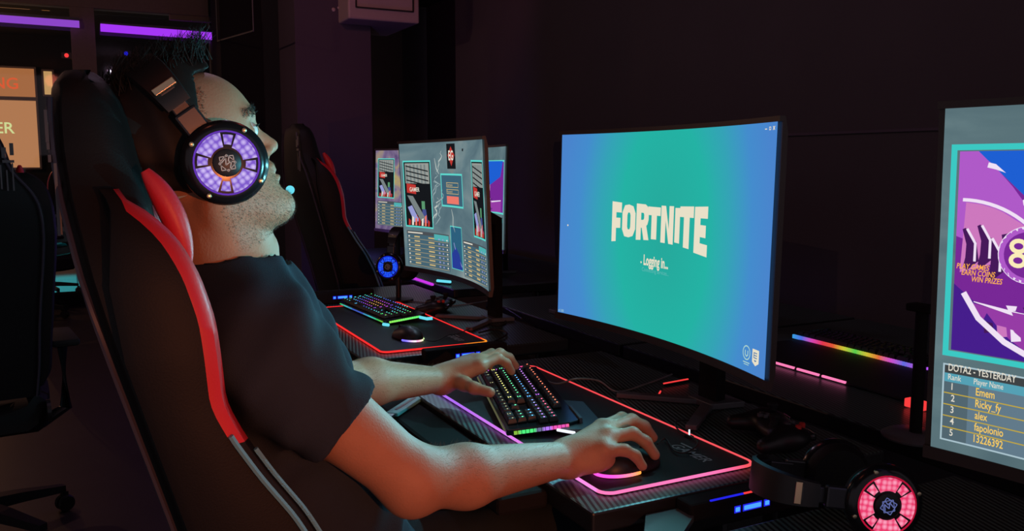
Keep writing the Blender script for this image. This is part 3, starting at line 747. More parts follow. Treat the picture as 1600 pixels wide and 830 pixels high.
def glyph(ch):
    if ch == 'O':
        o = [(.5, 0), (.82, .04), (1, .25), (1, .75), (.82, .96), (.5, 1), (.18, .96), (0, .75), (0, .25), (.18, .04), (.5, 0)]
        i = [(.5, .24), (.57, .25), (.62, .32), (.62, .68), (.57, .75), (.5, .76), (.43, .75), (.38, .68), (.38, .32), (.43, .25), (.5, .24)]
        return quadstrip(o, i)
    if ch == 'R':
        st = [[(0, 0), (.38, 0), (.38, 1), (0, 1)], [(.38, .76), (.38, 1), (.72, 1), (.72, .76)]]
        o = [(.72, 1), (.90, .94), (.98, .80), (.98, .58), (.90, .44), (.80, .40)]; i = [(.55, .76), (.60, .74), (.62, .70), (.62, .62), (.60, .58), (.52, .56)]
        return st+quadstrip(o, i)+[[(.38, .34), (.38, .56), (.60, .56), (.80, .40), (.66, .34)], [(.44, .36), (.80, .42), (1.02, 0), (.62, 0)]]
    if ch == 'N':
        return [[(0, 0), (.36, 0), (.36, 1), (0, 1)], [(.64, 0), (1, 0), (1, 1), (.64, 1)], [(.36, 1), (.30, .75), (.64, 0), (.70, .25)], ]
    if ch == 'F': return [[(0, 0), (.42, 0), (.42, 1), (0, 1)], [(.42, .74), (.95, .74), (.95, 1), (.42, 1)], [(.42, .34), (.84, .34), (.84, .60), (.42, .60)]]
    if ch == 'T': return [[(.29, 0), (.71, 0), (.71, .74), (.29, .74)], [(0, .74), (1, .74), (1, 1), (0, 1)]]
    if ch == 'E': return [[(0, 0), (.44, 0), (.44, 1), (0, 1)], [(.44, .76), (.98, .76), (.98, 1), (.44, 1)], [(.44, .37), (.86, .37), (.86, .62), (.44, .62)], [(.44, 0), (1, 0), (1, .24), (.44, .24)]]
    return GL[ch]
letters = [('F', .0, .105), ('O', .108, .245), ('R', .255, .385), ('T', .375, .505), ('N', .512, .640), ('I', .655, .705), ('T', .705, .845), ('E', .855, .99)]
top = lambda s: .965-.07*math.sin(pi*min(1, s*1.0))*.9+.01*s
bot = lambda s: .0+.13*math.sin(pi*s)-.01
jog = {0: (0, -.02), 1: (-.02, .06), 2: (.03, .0), 3: (-.01, .03), 4: (.035, -.02), 5: (0, .04), 6: (.035, -.02), 7: (.03, -.06)}
U0, U1, V0, V1 = .255, .715, .445, .655
for li, (ch, a, b) in enumerate(letters):
    jt, jb = jog[li]
    for poly in glyph(ch):
        pp = []
        for x, y in poly:
            s_ = a+(b-a)*x; yt = top(s_)+jt; yb = bot(s_)+jb; pp.append((U0+(U1-U0)*s_, V0+(V1-V0)*(yb+(yt-yb)*y)))
        S.poly(pp, WH)
S.text('Logging in...', .415, .345, .030, WH, .028, sx=.62)
S.poly([(.398, .355), (.402, .36), (.406, .355), (.402, .348)], WH)
S.text('Connecting services...', .408, .312, .012, WD, 0, sx=.9)
# window buttons
S.stroke([(.948, .975), (.957, .975)], .0016, WH); S.frame(.966, .970, .974, .983, WH, .0012); S.stroke([(.983, .970), (.991, .984)], .0018, WH); S.stroke([(.983, .984), (.991, .970)], .0018, WH)
S.text('v1.00', .004, .006, .009, WS)
S.poly([(.036, .50), (.040, .505), (.044, .50), (.040, .493)], WH)
# badges: round emblem and shield
ring = [(.915+.016*math.cos(a), .078+.028*math.sin(a)) for a in np.linspace(0, 2*pi, 21)]
S.stroke(ring, .002, WS); S.stroke([(.909, .088), (.909, .070), (.915, .063), (.921, .070), (.921, .088)], .0025, WS)
S.rect(.900, .036, .930, .040, WS); S.rect(.904, .028, .926, .031, WS)
S.poly([(.942, .105), (.972, .105), (.972, .052), (.957, .038), (.942, .052)], WH)
BK = emit('badge_dark', rgb(70, 120, 170), 1)
for vv in (.092, .082, .072): S.rect(.949, vv-.003, .965, vv+.001, BK, .0014)
S.rect(.949, .071, .952, .093, BK, .0014); S.poly([(.950, .062), (.964, .062), (.957, .054)], BK, .0014)
finish(S)
# ---- second monitor
def cy(c=1.0): return emit('cyan_frame', tuple(x*c for x in rgb(95, 215, 205)), 1)
CY = cy(); DK = emit('screen_dark', rgb(22, 24, 28), 1); GR = emit('screen_grey', rgb(120, 130, 130), 1); RD = emit('screen_red', rgb(190, 55, 50), 1); SAL = emit('salmon', rgb(235, 120, 105), 1)
PAN = emit('panel_blue_grey', rgb(70, 100, 115), 1); OFF = emit('off_white', rgb(225, 220, 205), 1); TAN = emit('tan_text', rgb(205, 180, 120), 1); LAV = emit('lavender', rgb(150, 155, 210), 1)
def poster_side(S, u0, v0, u1, v1):
    S.rect(u0, v0, u1, v1, DK, .0006); S.frame(u0, v0, u1, v1, CY, .005)
    w_, h_ = u1-u0, v1-v0; q = lambda a, b: (u0+w_*a, v0+h_*b)
    S.rect(u0+w_*.07, v0+h_*.66, u1-w_*.07, v1-h_*.04, emit('poster_grey', rgb(150, 155, 150), 1), .0007)
    for k in range(6): S.stroke([q(.12+.13*k, .94), q(.08+.13*k+.05, .66)], .011, GR, .0008)
    for k in range(4): S.stroke([q(.1, .92-.07*k), q(.9, .84-.07*k)], .004, DK, .0010)
    S.poly([q(.10, .52), q(.42, .50), q(.42, .64), q(.10, .66)], RD, .0010)
    S.text('GAMER', u0+w_*.20, v0+h_*.54, .020, OFF, .015, sx=.95)
    S.poly([q(.1, .48), q(.3, .47), q(.75, .12), q(.55, .1)], GR, .0008); S.poly([q(.1, .30), q(.25, .33), q(.5, .1), q(.3, .08)], LAV, .0009)
    S.poly([q(.6, .40), q(.72, .40), q(.72, .28), q(.6, .28)], emit('green_patch', rgb(90, 150, 110), 1), .0010)
    S.poly([q(.62, .28), q(.75, .28), q(.8, .08), q(.58, .08)], emit('figure_blue', rgb(70, 80, 140), 1), .0010)
    for k in range(7): S.poly([q(.1+.115*k, .03), q(.17+.115*k, .03), q(.19+.115*k, .10+.05*(k % 3)), q(.12+.115*k, .13+.04*(k % 2))], [RD, OFF, SAL][k % 3], .0012)
def table(S, u0, v0, u1, v1, title=''):
    w_, h_ = u1-u0, v1-v0; S.rect(u0, v0, u1, v1, PAN, .0006)
    S.rect(u0, v1-h_*.10, u1, v1, emit('tbl_head', rgb(75, 80, 85), 1), .0008)
    S.rect(u0+w_*.62, v1-h_*.19, u1-.004, v1-h_*.03, emit('tbl_teal', rgb(80, 175, 175), 1), .0009)
    S.stroke([(u0+.01, v1-h_*.05), (u0+w_*.35, v1-h_*.05)], .004, OFF, .001)
    for k in range(7):
        v = v1-h_*(.16+.125*k)
        S.stroke([(u0+.008, v-h_*.055), (u1-.008, v-h_*.055)], .0010, TAN, .001)
        for a, b, mm in ((.03, .06, OFF), (.16, .28, TAN), (.48, .62, TAN), (.72, .76, LAV), (.82, .85, LAV), (.93, .96, OFF)): S.stroke([(u0+w_*a, v), (u0+w_*b, v)], .0045, mm, .001)
def lobby(S, wall=True):
    poster_side(S, .025, .33, .285, .865) if wall else None
    poster_side(S, .775, .33, .985, .865)
    S.rect(.465, .80, .565, .985, DK, .0006); S.poly([(.475, .90), (.515, .965), (.555, .90), (.515, .82)], RD, .0009)
    S.text('EG', .515, .865, .042, OFF, .02, 'c', .0016, sx=.8)
    S.poly([(.475, .795), (.555, .795), (.515, .765)], GR)
    S.rect(.385, .515, .64, .765, emit('login_panel', rgb(62, 98, 118), 1), .0006); S.frame(.385, .515, .64, .765, CY, .0055)
    for v in (.665, .615): S.frame(.445, v-.002, .585, v+.034, TAN, .0018); S.text('Username' if v > .64 else 'Password', .452, v+.008, .011, TAN)
    S.rect(.445, .54, .585, .597, SAL, .0009)
    S.rect(.465, .05, .60, .375, emit('pic_blue', rgb(45, 95, 125), 1), .0006); S.frame(.465, .05, .60, .375, CY, .003)
    S.poly([(.47, .055), (.595, .055), (.56, .17), (.52, .22), (.47, .16)], emit('pic_deep', rgb(40, 60, 150), 1), .0009)
    S.stroke([(.50, .25), (.53, .16), (.59, .08)], .004, LAV, .001)
    table(S, .03, .015, .445, .30); table(S, .615, .015, .99, .285)
SMK = emit('smoke', rgb(185, 195, 190), 1); SM2 = emit('smoke_thin', rgb(145, 165, 168), 1)
def smoke(S):
    for k in range(7):
        a0 = random.uniform(.28, .36); v0 = random.uniform(.35, .8); p = []
        for i in range(9): p.append((a0+.012*i*random.uniform(.2, 1)+.012*math.sin(i*1.1+k), v0+.02*i-.0*k))
        S.stroke(p, [.0015+.0035*math.sin(pi*i/8) for i in range(9)], SMK if k % 3 == 0 else SM2, .0007)
    S.stroke([(.49, .50), (.505, .44), (.50, .38), (.52, .33)], [.002, .005, .004, .001], SMK, .0008)
    S.stroke([(.33, .88), (.345, .80), (.37, .76)], [.002, .006, .002], SMK, .0008)
t2, S = monitor((-2.507, 1.072, .75), R(0), 'curved monitor at the empty seat showing a grey login page with two posters', bgmat('lobby_background', bg_grey(rgb(75, 100, 112), rgb(100, 125, 132), rgb(140, 155, 155))), .155, W=.686, H=.422, Rc=1.3, tilt=-2.5)
smoke(S); lobby(S); S.poly([(.655, .945), (.675, .945), (.670, .925), (.655, .928)], DK)
finish(S)
# ---- right edge monitor
t3, S = monitor((-.323, .985, .75), R(-1.5), 'monitor cut off by the right edge showing a player ranking under a purple poster', bgmat('ranking_background', bg_grey(rgb(78, 102, 110), rgb(92, 116, 122), rgb(110, 134, 138), 4)), .156, H=.420, tilt=-1.2)
def poster_purple(S, u0, v0, u1, v1, full=True):
    w_, h_ = (.40 if full else u1-u0), v1-v0; q = lambda a, b: (u0+w_*a, v0+h_*b)
    PU = emit('poster_purple', rgb(120, 40, 150), 1); VI = emit('poster_violet', rgb(70, 30, 140), 1); BL = emit('poster_blue', rgb(30, 95, 210), 1); PK = emit('poster_pink', rgb(205, 120, 190), 1)
    WP = emit('poster_white', rgb(240, 225, 245), 1); PL = emit('poster_pale_purple', rgb(175, 90, 200), 1); DP = emit('poster_deep', rgb(70, 25, 90), 1)
    S.rect(u0, v0, u1, v1, PU, .0006)
    S.poly([q(0, 0), q(.36, 0), q(.1, .24), q(0, .34)], VI, .0008)
    S.poly([q(.0, 1), q(.08, 1), q(.2, .83), q(.30, .66), q(.36, .48), q(.15, .52), q(0, .58)], PL, .0007)
    S.poly([q(.07, 1), q(.95, 1), q(.85, .7), q(.42, .52), q(.34, .62), q(.25, .78), q(.15, .90)], BL, .0008)
    for k in range(14):
        a, b = .18+.04*(k % 7)+random.uniform(0, .02), .95-.05*(k//2)*random.uniform(.8, 1.2)
        S.poly([q(a, b), q(a+.012, b+.01), q(a+.014, b-.02), q(a+.004, b-.025)], WP, .001)
    arc = lambda c, r, a0, a1, n=20: [q(c[0]+r*math.cos(R(a0+(a1-a0)*i/n)), c[1]+r*1.25*math.sin(R(a0+(a1-a0)*i/n))) for i in range(n+1)]
    S.stroke(arc((.02, .42), .42, 78, -8), .006, WP, .0012)
    S.poly(arc((.02, .30), .36, 88, 20, 8)+[q(.20, .48), q(.02, .40)], PK, .0009)
    S.stroke(arc((.02, .30), .37, 90, 10), .004, WP, .0012)
    # row of gaming chairs and players
    for a, b in ((.03, .52), (.085, .54), (.125, .48)):
        S.stroke([q(a, b+.1), q(a+.03, b+.03), q(a+.035, b-.05), q(a+.01, b-.10)], [.004, .012, .016, .006], DP, .0014)
        S.stroke([q(a+.012, b+.10), q(a+.045, b+.03), q(a+.045, b-.06)], .003, WP, .0016)
    for a, b in ((.17, .60), (.21, .57), (.25, .55)):
        S.poly([q(a, b), q(a+.03, b+.01), q(a+.035, b-.05), q(a+.01, b-.07)], DP, .0015); S.poly([q(a+.02, b-.06), q(a+.045, b-.03), q(a+.04, b-.09)], WP, .0016)
    # emblem in a circle
    S.poly(arc((.27, .51), .095, 0, 360, 24)[:-1], PU, .0017); S.stroke(arc((.27, .51), .098, 0, 360, 28), .006, PL, .0019); S.stroke(arc((.27, .51), .105, 20, 300, 28), .003, WP, .0019)
    GO = emit('emblem_cream', rgb(250, 235, 185), 1)
    for (a, b) in ((.234, .550), (.304, .550), (.234, .482), (.304, .482)):
        S.stroke([q(a+.025*math.cos(i*pi/8), b+.026*math.sin(i*pi/8)) for i in range(17)], .0050, GO, .0024)
    # lower swoosh with the row of screens
    S.poly([q(.05, .26), q(.12, .24), q(.6, .20), q(.9, .22), q(.9, .02), q(.45, -.0), q(.28, .02), q(.16, .12)], emit('poster_mid', rgb(150, 60, 165), 1), .001)
    S.stroke([q(.04, .30), q(.10, .18), q(.20, .08), q(.34, .0)], .007, WP, .002)
    S.stroke([q(.08, .26), q(.25, .22), q(.5, .20), q(.9, .24)], [.001, .006, .006, .004], WP, .002)
    for k in range(9): S.poly([q(.12+.05*k, .17-.012*k), q(.155+.05*k, .165-.012*k), q(.16+.05*k, .12-.012*k), q(.125+.05*k, .11-.012*k)], [DP, PK, WP, VI][k % 4], .0018)
    for k in range(6): S.poly([q(.2+.06*k, .26), q(.24+.06*k, .262), q(.235+.06*k, .238), q(.21+.06*k, .236)], [WP, DP][k % 2], .0021)
    OR = emit('poster_orange', rgb(255, 175, 70), 1)
    if full:
        for k, (s_, uu, vv) in enumerate((('PLAY GAMES', .010, .420), ('EARN COINS', .030, .390), ('WIN PRIZES', .070, .360))):
            S.text(s_, u0+w_*uu, v0+h_*vv, .0092, OR, .012, z=.0030, shear=.2, sx=.72)
    for a in (0, 1): pass
S.du = -.032
poster_purple(S, .058, .305, .95, .878)
S.frame(.045, .285, .963, .898, emit('cyan_border', rgb(60, 200, 195), 1), .007, .0010)
S.frame(.047, .030, .963, .262, emit('pale_border', rgb(170, 195, 205), 1), .002, .0010)
S.rect(.05, .234, .96, .262, emit('tbl_head', rgb(62, 66, 68), 1), .0008); S.rect(.05, .208, .96, .234, emit('tbl_teal2', rgb(85, 160, 180), 1), .0008)
S.rect(.05, .033, .96, .208, emit('tbl_body', rgb(98, 122, 138), 1), .0007); S.rect(.05, .033, .088, .208, emit('tbl_rank', rgb(82, 102, 112), 1), .0008)
S.text('DOTA2 - YESTERDAY', .056, .242, .0125, OFF, .012, sx=.66); S.text('Rank', .056, .2155, .0100, OFF, .006, sx=.8); S.text('Player Name', .096, .2155, .0100, OFF, .006, sx=.66)
YE = emit('yellow_text', rgb(250, 205, 90), 1); YL = emit('yellow_line', rgb(190, 165, 60), 1)
for k, s_ in enumerate(('Emem', 'Ricky_fy', 'alex', 'fapolonio', '13226392')):
    v = .186-.0345*k; S.text(str(k+1), .062, v, .0120, OFF, .012, sx=.8); S.text(s_, .100, v-.002, .0135, YE, .010, sx=.66)
    if k < 4: S.stroke([(.05+.91*i/20, v-.0115) for i in range(21)], .0014, YL, .001)
finish(S)
# ---- two far monitors facing the room and a dark one seen from behind
t4, S = monitor((-4.27, 1.56, .75), R(2), 'far small monitor at the left with a purple and yellow picture', bgmat('far_background', bg_grey(rgb(80, 60, 110), rgb(125, 110, 140), rgb(185, 165, 90), 5)), .148)
poster_side(S, .03, .40, .26, .90); table(S, .03, .05, .40, .36); S.frame(.42, .5, .64, .8, CY, .006); S.rect(.46, .53, .62, .60, emit('pink_btn', rgb(230, 110, 190), 1), .0009)
S.rect(.46, .82, .56, .98, DK); finish(S)
t5, S = monitor((-3.60, 1.64, .75), R(0), 'far monitor peeking out behind the right side of the grey login screen', bgmat('far_background2', bg_grey(rgb(78, 102, 110), rgb(92, 116, 122), rgb(110, 134, 138), 4)), .148)
poster_purple(S, .50, .35, .97, .86, False); S.frame(.49, .34, .98, .87, CY, .007); table(S, .50, .03, .97, .31); finish(S)
t6, S = monitor((-2.50, 1.62, .75), R(180), 'dark monitor seen from behind between the two lit ones', emit('screen_off', (.02, .025, .04), 1), .15)
bpy.data.objects[[c for c in t6.children if c.name.startswith('casing')][0].name].data.materials[0] = M['black_matte']
# LED bars on the desk behind the second monitor
for (p, q, m_, lb) in (((622, 426), (676, 444), emit('magenta_led', rgb(190, 50, 215), 1.2), 'long magenta light bar on the desk left of the login screen'), ((683, 438), (704, 440), M['cyan_led'], 'short cyan light bar under the login screen')):
    a, b = at(*p, z=.765), at(*q, z=.765); c = (a+b)/2
    t = thing('light_bar', (c.x, c.y, .751), lb, 'light')
    MB().tube([(a.x-c.x, a.y-c.y, .012), (b.x-c.x, b.y-c.y, .012)], .006, 8).build('diffuser', m_, t, smooth=True)
    MB().tube([(a.x-c.x, a.y-c.y, .004), (b.x-c.x, b.y-c.y, .004)], .006, 8, flat=.6).build('housing', M['black'], t)
# pole on a round foot at the right
pb = at(1430, 683, z=.752)
t = thing('monitor_pole', (pb.x, pb.y, .751), 'thin black pole on a round foot left of the ranking screen', 'pole')
MB().lathe([(.001, 0), (.058, 0), (.060, .004), (.054, .008), (.014, .011), (.001, .011)], 36).build('round_foot', M['silver'], t, smooth=True)
MB().lathe([(.001, .010), (.011, .010), (.011, .24), (.001, .24)], 20).build('pole', M['black_matte'], t, smooth=True)
MB().box((0, 0, .245), (.05, .03, .014), bev=.003).build('top_plate', M['black_matte'], t)
# red glows on the desk behind the player's pad
for (p, q, lb) in (((1037, 599), (1075, 592), 'red glowing strip on the desk under the large monitor'), ((1027, 620), (1032, 611), 'short red glowing strip beside a cable end')):
    a, b = at(*p, z=.758), at(*q, z=.758); c = (a+b)/2
    t = thing('light_bar', (c.x, c.y, .751), lb, 'light')
    MB().tube([(a.x-c.x, a.y-c.y, .006), (b.x-c.x, b.y-c.y, .006)], .0020, 8).build('diffuser', M['red_led'], t)
    MB().tube([(a.x-c.x, a.y-c.y, .003), (b.x-c.x, b.y-c.y, .003)], .0045, 8, flat=.6).build('housing', M['black'], t)
t = thing('indicator_light', at(1077, 676, z=.765)-Vector((0, 0, .012)), 'tiny white indicator light by the back pad edge', 'light')
MB().box((0, 0, .012), (.0022, .0022, .011)).build('lens', M['white_led'], t); MB().box((0, 0, .003), (.012, .012, .006)).build('housing', M['black'], t)

# ================================================================== GAME CONTROLLERS
def pad_geo():
    F = Field(np.arange(-.095, .095, .0022), np.arange(-.075, .06, .0022), np.arange(-.01, .05, .0022))
    F.ell((0, .005, .022), (.068, .036, .020), .01)
    for s_ in (-1, 1):
        F.ell((s_*.048, .008, .024), (.034, .034, .020), .012); F.cone((s_*.055, -.002, .022), (s_*.072, -.052, .016), .022, .014, .014)
    return surface(F)
GV, GQ = pad_geo()
def controller(loc, rz, label, tilt=0):
    t = thing('game_controller', loc, label, 'game controller', None, rz)
    mesh_from('shell', GV, GQ, M['black'], t, 1)
    for (x, y) in ((-.048, .014), (.024, -.014)):
        s_ = MB(); s_.lathe([(.001, .03), (.010, .03), (.007, .042), (.0105, .050), (.009, .053), (.001, .052)], 18, mtx=Matrix.Translation((x, y, .005))); s_.build('thumbstick', M['rubber'], t, smooth=True)
    f = MB(); f.box((-.024, -.014, .043), (.022, .007, .006)); f.box((-.024, -.014, .043), (.007, .022, .006)); f.build('direction_pad', M['silver'], t)
    for i, (dx, dy) in enumerate(((0, .013), (.013, 0), (0, -.013), (-.013, 0))):
        MB().lathe([(.001, .040), (.0055, .040), (.0055, .047), (.004, .0485), (.001, .0485)], 14, mtx=Matrix.Translation((.048+dx, .014+dy, 0))).build('button', [M['red_button'], M['red_button'], M['green_led'] if False else M['silver'], M['silver']][i], t)
    for s_ in (-1, 1): MB().box((s_*.05, .040, .026), (.036, .014, .014), bev=.005).build('shoulder_button', M['black_gloss'], t)
    return t
controller((-2.735, 1.105, .752), R(-35), 'black game controller with red buttons behind the red-edged pad')
controller((-1.155, 1.13, .752), R(-20), 'black game controller with red buttons in front of the large monitor\'s right corner')

# ================================================================== HEADSETS
def arc_seg(f, r0, r1, a0, a1, z0, z1, m=0, n=8, mtx=None):
    T = mtx or Matrix(); vs = []; fs = []
    for i in range(n+1):
        a = R(a0+(a1-a0)*i/n); c, s_ = math.cos(a), math.sin(a)
        for r, z in ((r0, z0), (r1, z0), (r1, z1), (r0, z1)): vs.append(T @ Vector((r*c, r*s_, z)))
    for i in range(n):
        for j in range(4): fs.append((i*4+j, i*4+(j+1) % 4, (i+1)*4+(j+1) % 4, (i+1)*4+j))
    fs += [(3, 2, 1, 0), (n*4, n*4+1, n*4+2, n*4+3)]; f.add(vs, fs, m)
def honey(name, c1, c2):
    m = emit(name, c1, 1); nt = m.node_tree; e = [n for n in nt.nodes if n.type == 'EMISSION'][0]
    tc = nt.nodes.new('ShaderNodeTexCoord'); v = nt.nodes.new('ShaderNodeTexVoronoi'); v.inputs['Scale'].default_value = 135; v.inputs['Randomness'].default_value = .25
    nt.links.new(tc.outputs['Object'], v.inputs[0]); nt.links.new(ramp(nt, v.outputs['Distance'], [(.15, c2), (.62, c1)]), e.inputs[0]); return m
def ear_cup(parent, T, ledm, rimcol, star):
    """cup axis = local +Z of T (outwards)"""
    f = MB(); f.lathe([(.001, -.020), (.040, -.020), (.047, -.012), (.048, -.002), (.001, -.002)], 40, mtx=T); f.build('ear_cushion', M['leather'], parent, smooth=True)
    f = MB(); f.lathe([(.001, -.004), (.048, -.004), (.0525, .003), (.052, .010), (.046, .017), (.040, .0185), (.001, .0185)], 48, mtx=T); cup = f.build('ear_cup', M['black_gloss'], parent, smooth=True)
    f = MB()
    for k in range(4):
        arc_seg(f, .0195, .0370, k*90+50+15, k*90+50+75, .0150, .0196, 0, 10, T)
        arc_seg(f, .0225, .0345, k*90+50-10, k*90+50+10, .0150, .0196, 0, 4, T)
    f.build('led_ring', ledm, parent)
    f = MB(); f.tube([T @ Vector((.0385*math.cos(a), .0385*math.sin(a), .0185)) for a in np.linspace(0, 2*pi, 40, endpoint=False)], .0012, 6, closed=True); f.build('ring_trim', emit('ring_edge', rimcol, .8), parent)
    f = MB(); f.lathe([(.001, .018), (.0168, .018), (.0168, .0212), (.0155, .0222), (.001, .0222)], 28, mtx=T); f.build('centre_cap', M['black'], parent, smooth=True)
    f = MB(); Z0 = .0226
    def st(pts, w_=.0011):
        for a, b in zip(pts, pts[1:]):
            a, b = Vector(a), Vector(b); d = (b-a).normalized(); n = Vector((-d.y, d.x))*w_/2
            f.add([T @ Vector((*(p), Z0)) for p in (a+n, a-n, b-n, b+n)], [(0, 1, 2, 3)])
    k_ = .0115
    sq = [(k_*math.cos(R(a)), k_*math.sin(R(a))) for a in (18, 108, 198, 288, 18)]; st(sq)
    sq = [(k_*.9*math.cos(R(a)), k_*.9*math.sin(R(a))) for a in (60, 150, 240, 330, 60)]; st(sq, .0010)
    st([(-.006, .004), (.002, .006), (-.003, -.001), (.005, -.001), (-.001, -.007)], .0014); st([(.006, .005), (.002, .001), (.007, -.003)], .0014)
    f.build('emblem', star, parent)
    for k in range(4):
        a = R(k*90+25); f = MB(); f.lathe([(.001, .014), (.0030, .014), (.0028, .0185), (.001, .019)], 12, mtx=T @ Matrix.Translation((.0455*math.cos(a), .0455*math.sin(a), 0))); f.build('screw', M['gold'], parent)
    return cup
def headset(loc, rot, half, ledm, rimcol, label, star, rise=.125, mic=True, miccol='cyan_led', spread=0):
    """local: cups on +-X, band up +Z, forward +Y"""
    t = thing('headset', loc, label, 'headset'); t.rotation_euler = rot
    for s_ in (1, -1):
        T = Matrix.Translation((s_*half, 0, 0)) @ Matrix.Rotation(s_*pi/2, 4, 'Y')
        if s_ > 0: T = T @ Matrix.Rotation(pi/2, 4, 'Z')
        ear_cup(t, T, ledm, rimcol, star)
        # yoke
        f = MB(); f.box((s_*(half+.002), 0, .062), (.012, .030, .030), bev=.003); f.box((s_*(half-.004), 0, .088), (.008, .022, .040), bev=.002)
        f.build('yoke', M['dark_metal'], t)
    n = 28; pts = []; pts2 = []
    for i in range(n+1):
        a = pi*i/n; pts.append(((half-.002)*math.cos(a), 0, .085+(rise-.085+.055)*math.sin(a)*.62+0))
    f = MB(); rings = []
    for i, p in enumerate(pts):
        a = pi*i/n; nx, nz = math.cos(a), math.sin(a); wd = .017+.007*math.sin(a)
        q = Vector(p); o_ = Vector((nx, 0, nz))
        rings.append([q+Vector((0, -wd, 0)), q+Vector((0, wd, 0)), q+o_*.006+Vector((0, wd*.9, 0)), q+o_*.006+Vector((0, -wd*.9, 0))])
    f.loft(rings); f.build('headband', M['black'], t, smooth=True)
    f = MB(); rings = []
    for i, p in enumerate(pts[4:-4]):
        a = pi*(i+4)/n; o_ = Vector((math.cos(a), 0, math.sin(a))); q = Vector(p)-o_*.001
        rings.append([q+Vector((0, -.016, 0)), q+Vector((0, .016, 0)), q-o_*.009+Vector((0, .013, 0)), q-o_*.009+Vector((0, -.013, 0))])
    f.loft(rings); f.build('head_cushion', M['leather'], t, smooth=True)
    f = MB(); f.box((half-.001, 0, .112), (.004, .030, .009), bev=.001, mtx=Matrix.Rotation(R(-12), 4, 'Y')); f.build('side_plate', M['gold'], t)
    if mic:
        f = MB(); pm = bez([(-half-.012, .02, -.025), (-half-.014, .07, -.050), (-half+.03, .105, -.068), (-half+.075, .112, -.078)], 8)
        f.tube(pm, .0028, 8); f.build('microphone_boom', M['rubber'], t, smooth=True)
        f = MB(); f.sphere(pm[-1], .0065, n=14); f.build('microphone_tip', M[miccol], t, smooth=True)
    return t
# lying / standing headsets on the desks
HP = honey('pink_honeycomb', rgb(235, 60, 110), rgb(255, 165, 195)); HU = honey('purple_honeycomb', rgb(128, 92, 205), rgb(215, 195, 250)); HBl = honey('blue_honeycomb', rgb(15, 40, 225), rgb(50, 120, 255))
SD = emit('emblem_blue', rgb(95, 105, 165), 1)
SG = mat('emblem_silver', (.5, .48, .45), .4)
def axes(n, up):                     # rotation whose +X is n and +Z is near up
    n = Vector(n).normalized(); u = Vector(up); u = (u-n*u.dot(n)).normalized(); y = u.cross(n)
    return Matrix((n, y, u)).transposed().to_euler()
n_ = Vector((.88, -.40, .10)).normalized(); cc = at(1386, 790, z=.812)
hs = headset(cc-n_*.090, (0, 0, 0), .072, HP, rgb(200, 20, 60), 'headset with glowing pink ear cup lying at the bottom right corner', SD, mic=False)
hs.rotation_euler = axes(n_, (-.45, -.80, .10))
n_ = Vector((.72, -.66, .12)).normalized(); cc = at(606, 417, x=-2.97)
hb = headset(cc-n_*.095, (0, 0, 0), .076, HBl, rgb(10, 20, 200), 'headset with glowing blue ear cup hung left of the login screen', SG, mic=False)
hb.rotation_euler = axes(n_, (-.1, .15, 1))
sp = cc-n_*.095
t = thing('headset_stand', (sp.x, sp.y, .751), 'black stand that holds up the blue-lit headset', 'stand')
zt_ = sp.z-.751+.128
MB().lathe([(.001, 0), (.055, 0), (.055, .006), (.012, .012), (.001, .012)], 28).build('base', M['black'], t, smooth=True)
MB().lathe([(.001, .010), (.010, .010), (.010, zt_-.01), (.001, zt_-.01)], 14).build('post', M['black'], t, smooth=True)
MB().box((0, 0, zt_-.006), (.05, .03, .014), bev=.005).build('rest', M['rubber'], t)

# ================================================================== CHAIRS
# side profile of the tall racing style back: z, back face y, pad face y, half width   (origin: floor under the seat)
BX, BY = -1.24, .40
prof = [(1.372, -.000, .022, .06), (1.364, -.010, .036, .105), (1.345, -.014, .048, .130), (1.31, -.016, .058, .145), (1.27, -.015, .066, .155), (1.24, -.012, .072, .165), (1.215, -.009, .076, .185), (1.18, -.002, .080, .215),
        (1.14, .005, .085, .235), (1.09, .017, .095, .243), (1.03, .033, .105, .245), (.94, .058, .125, .240), (.85, .083, .150, .232), (.75, .110, .178, .225), (.62, .140, .205, .22), (.52, .165, .225, .21)]
wing = [(1.232, .030, .205), (1.215, .066, .235), (1.18, .100, .255), (1.14, .120, .265), (1.09, .134, .270), (1.05, .138, .272), (.995, .142, .270), (.955, .160, .268), (.905, .190, .264), (.85, .228, .260), (.78, .265, .256), (.70, .295, .25), (.60, .320, .245), (.55, .325, .22)]
wback = [(1.232, .026), (1.215, .036), (1.19, .034), (1.13, .029), (1.05, .040), (.94, .070), (.85, .095), (.75, .122), (.62, .152), (.52, .177)]
def smooth_tab(tab, n):
    z0, z1 = tab[0][0], tab[-1][0]; zs = [z0+(z1-z0)*i/n for i in range(n+1)]
    out = []
    for z in zs:
        acc = None
        for dz in (-.012, -.006, 0, .006, .012):
            r = interp(tab, min(z0, max(z1, z+dz))); acc = r if acc is None else [a+b for a, b in zip(acc, r)]
        out.append((z, *[a/5 for a in acc]))
    out[0] = tab[0]; out[-1] = tab[-1]; return out
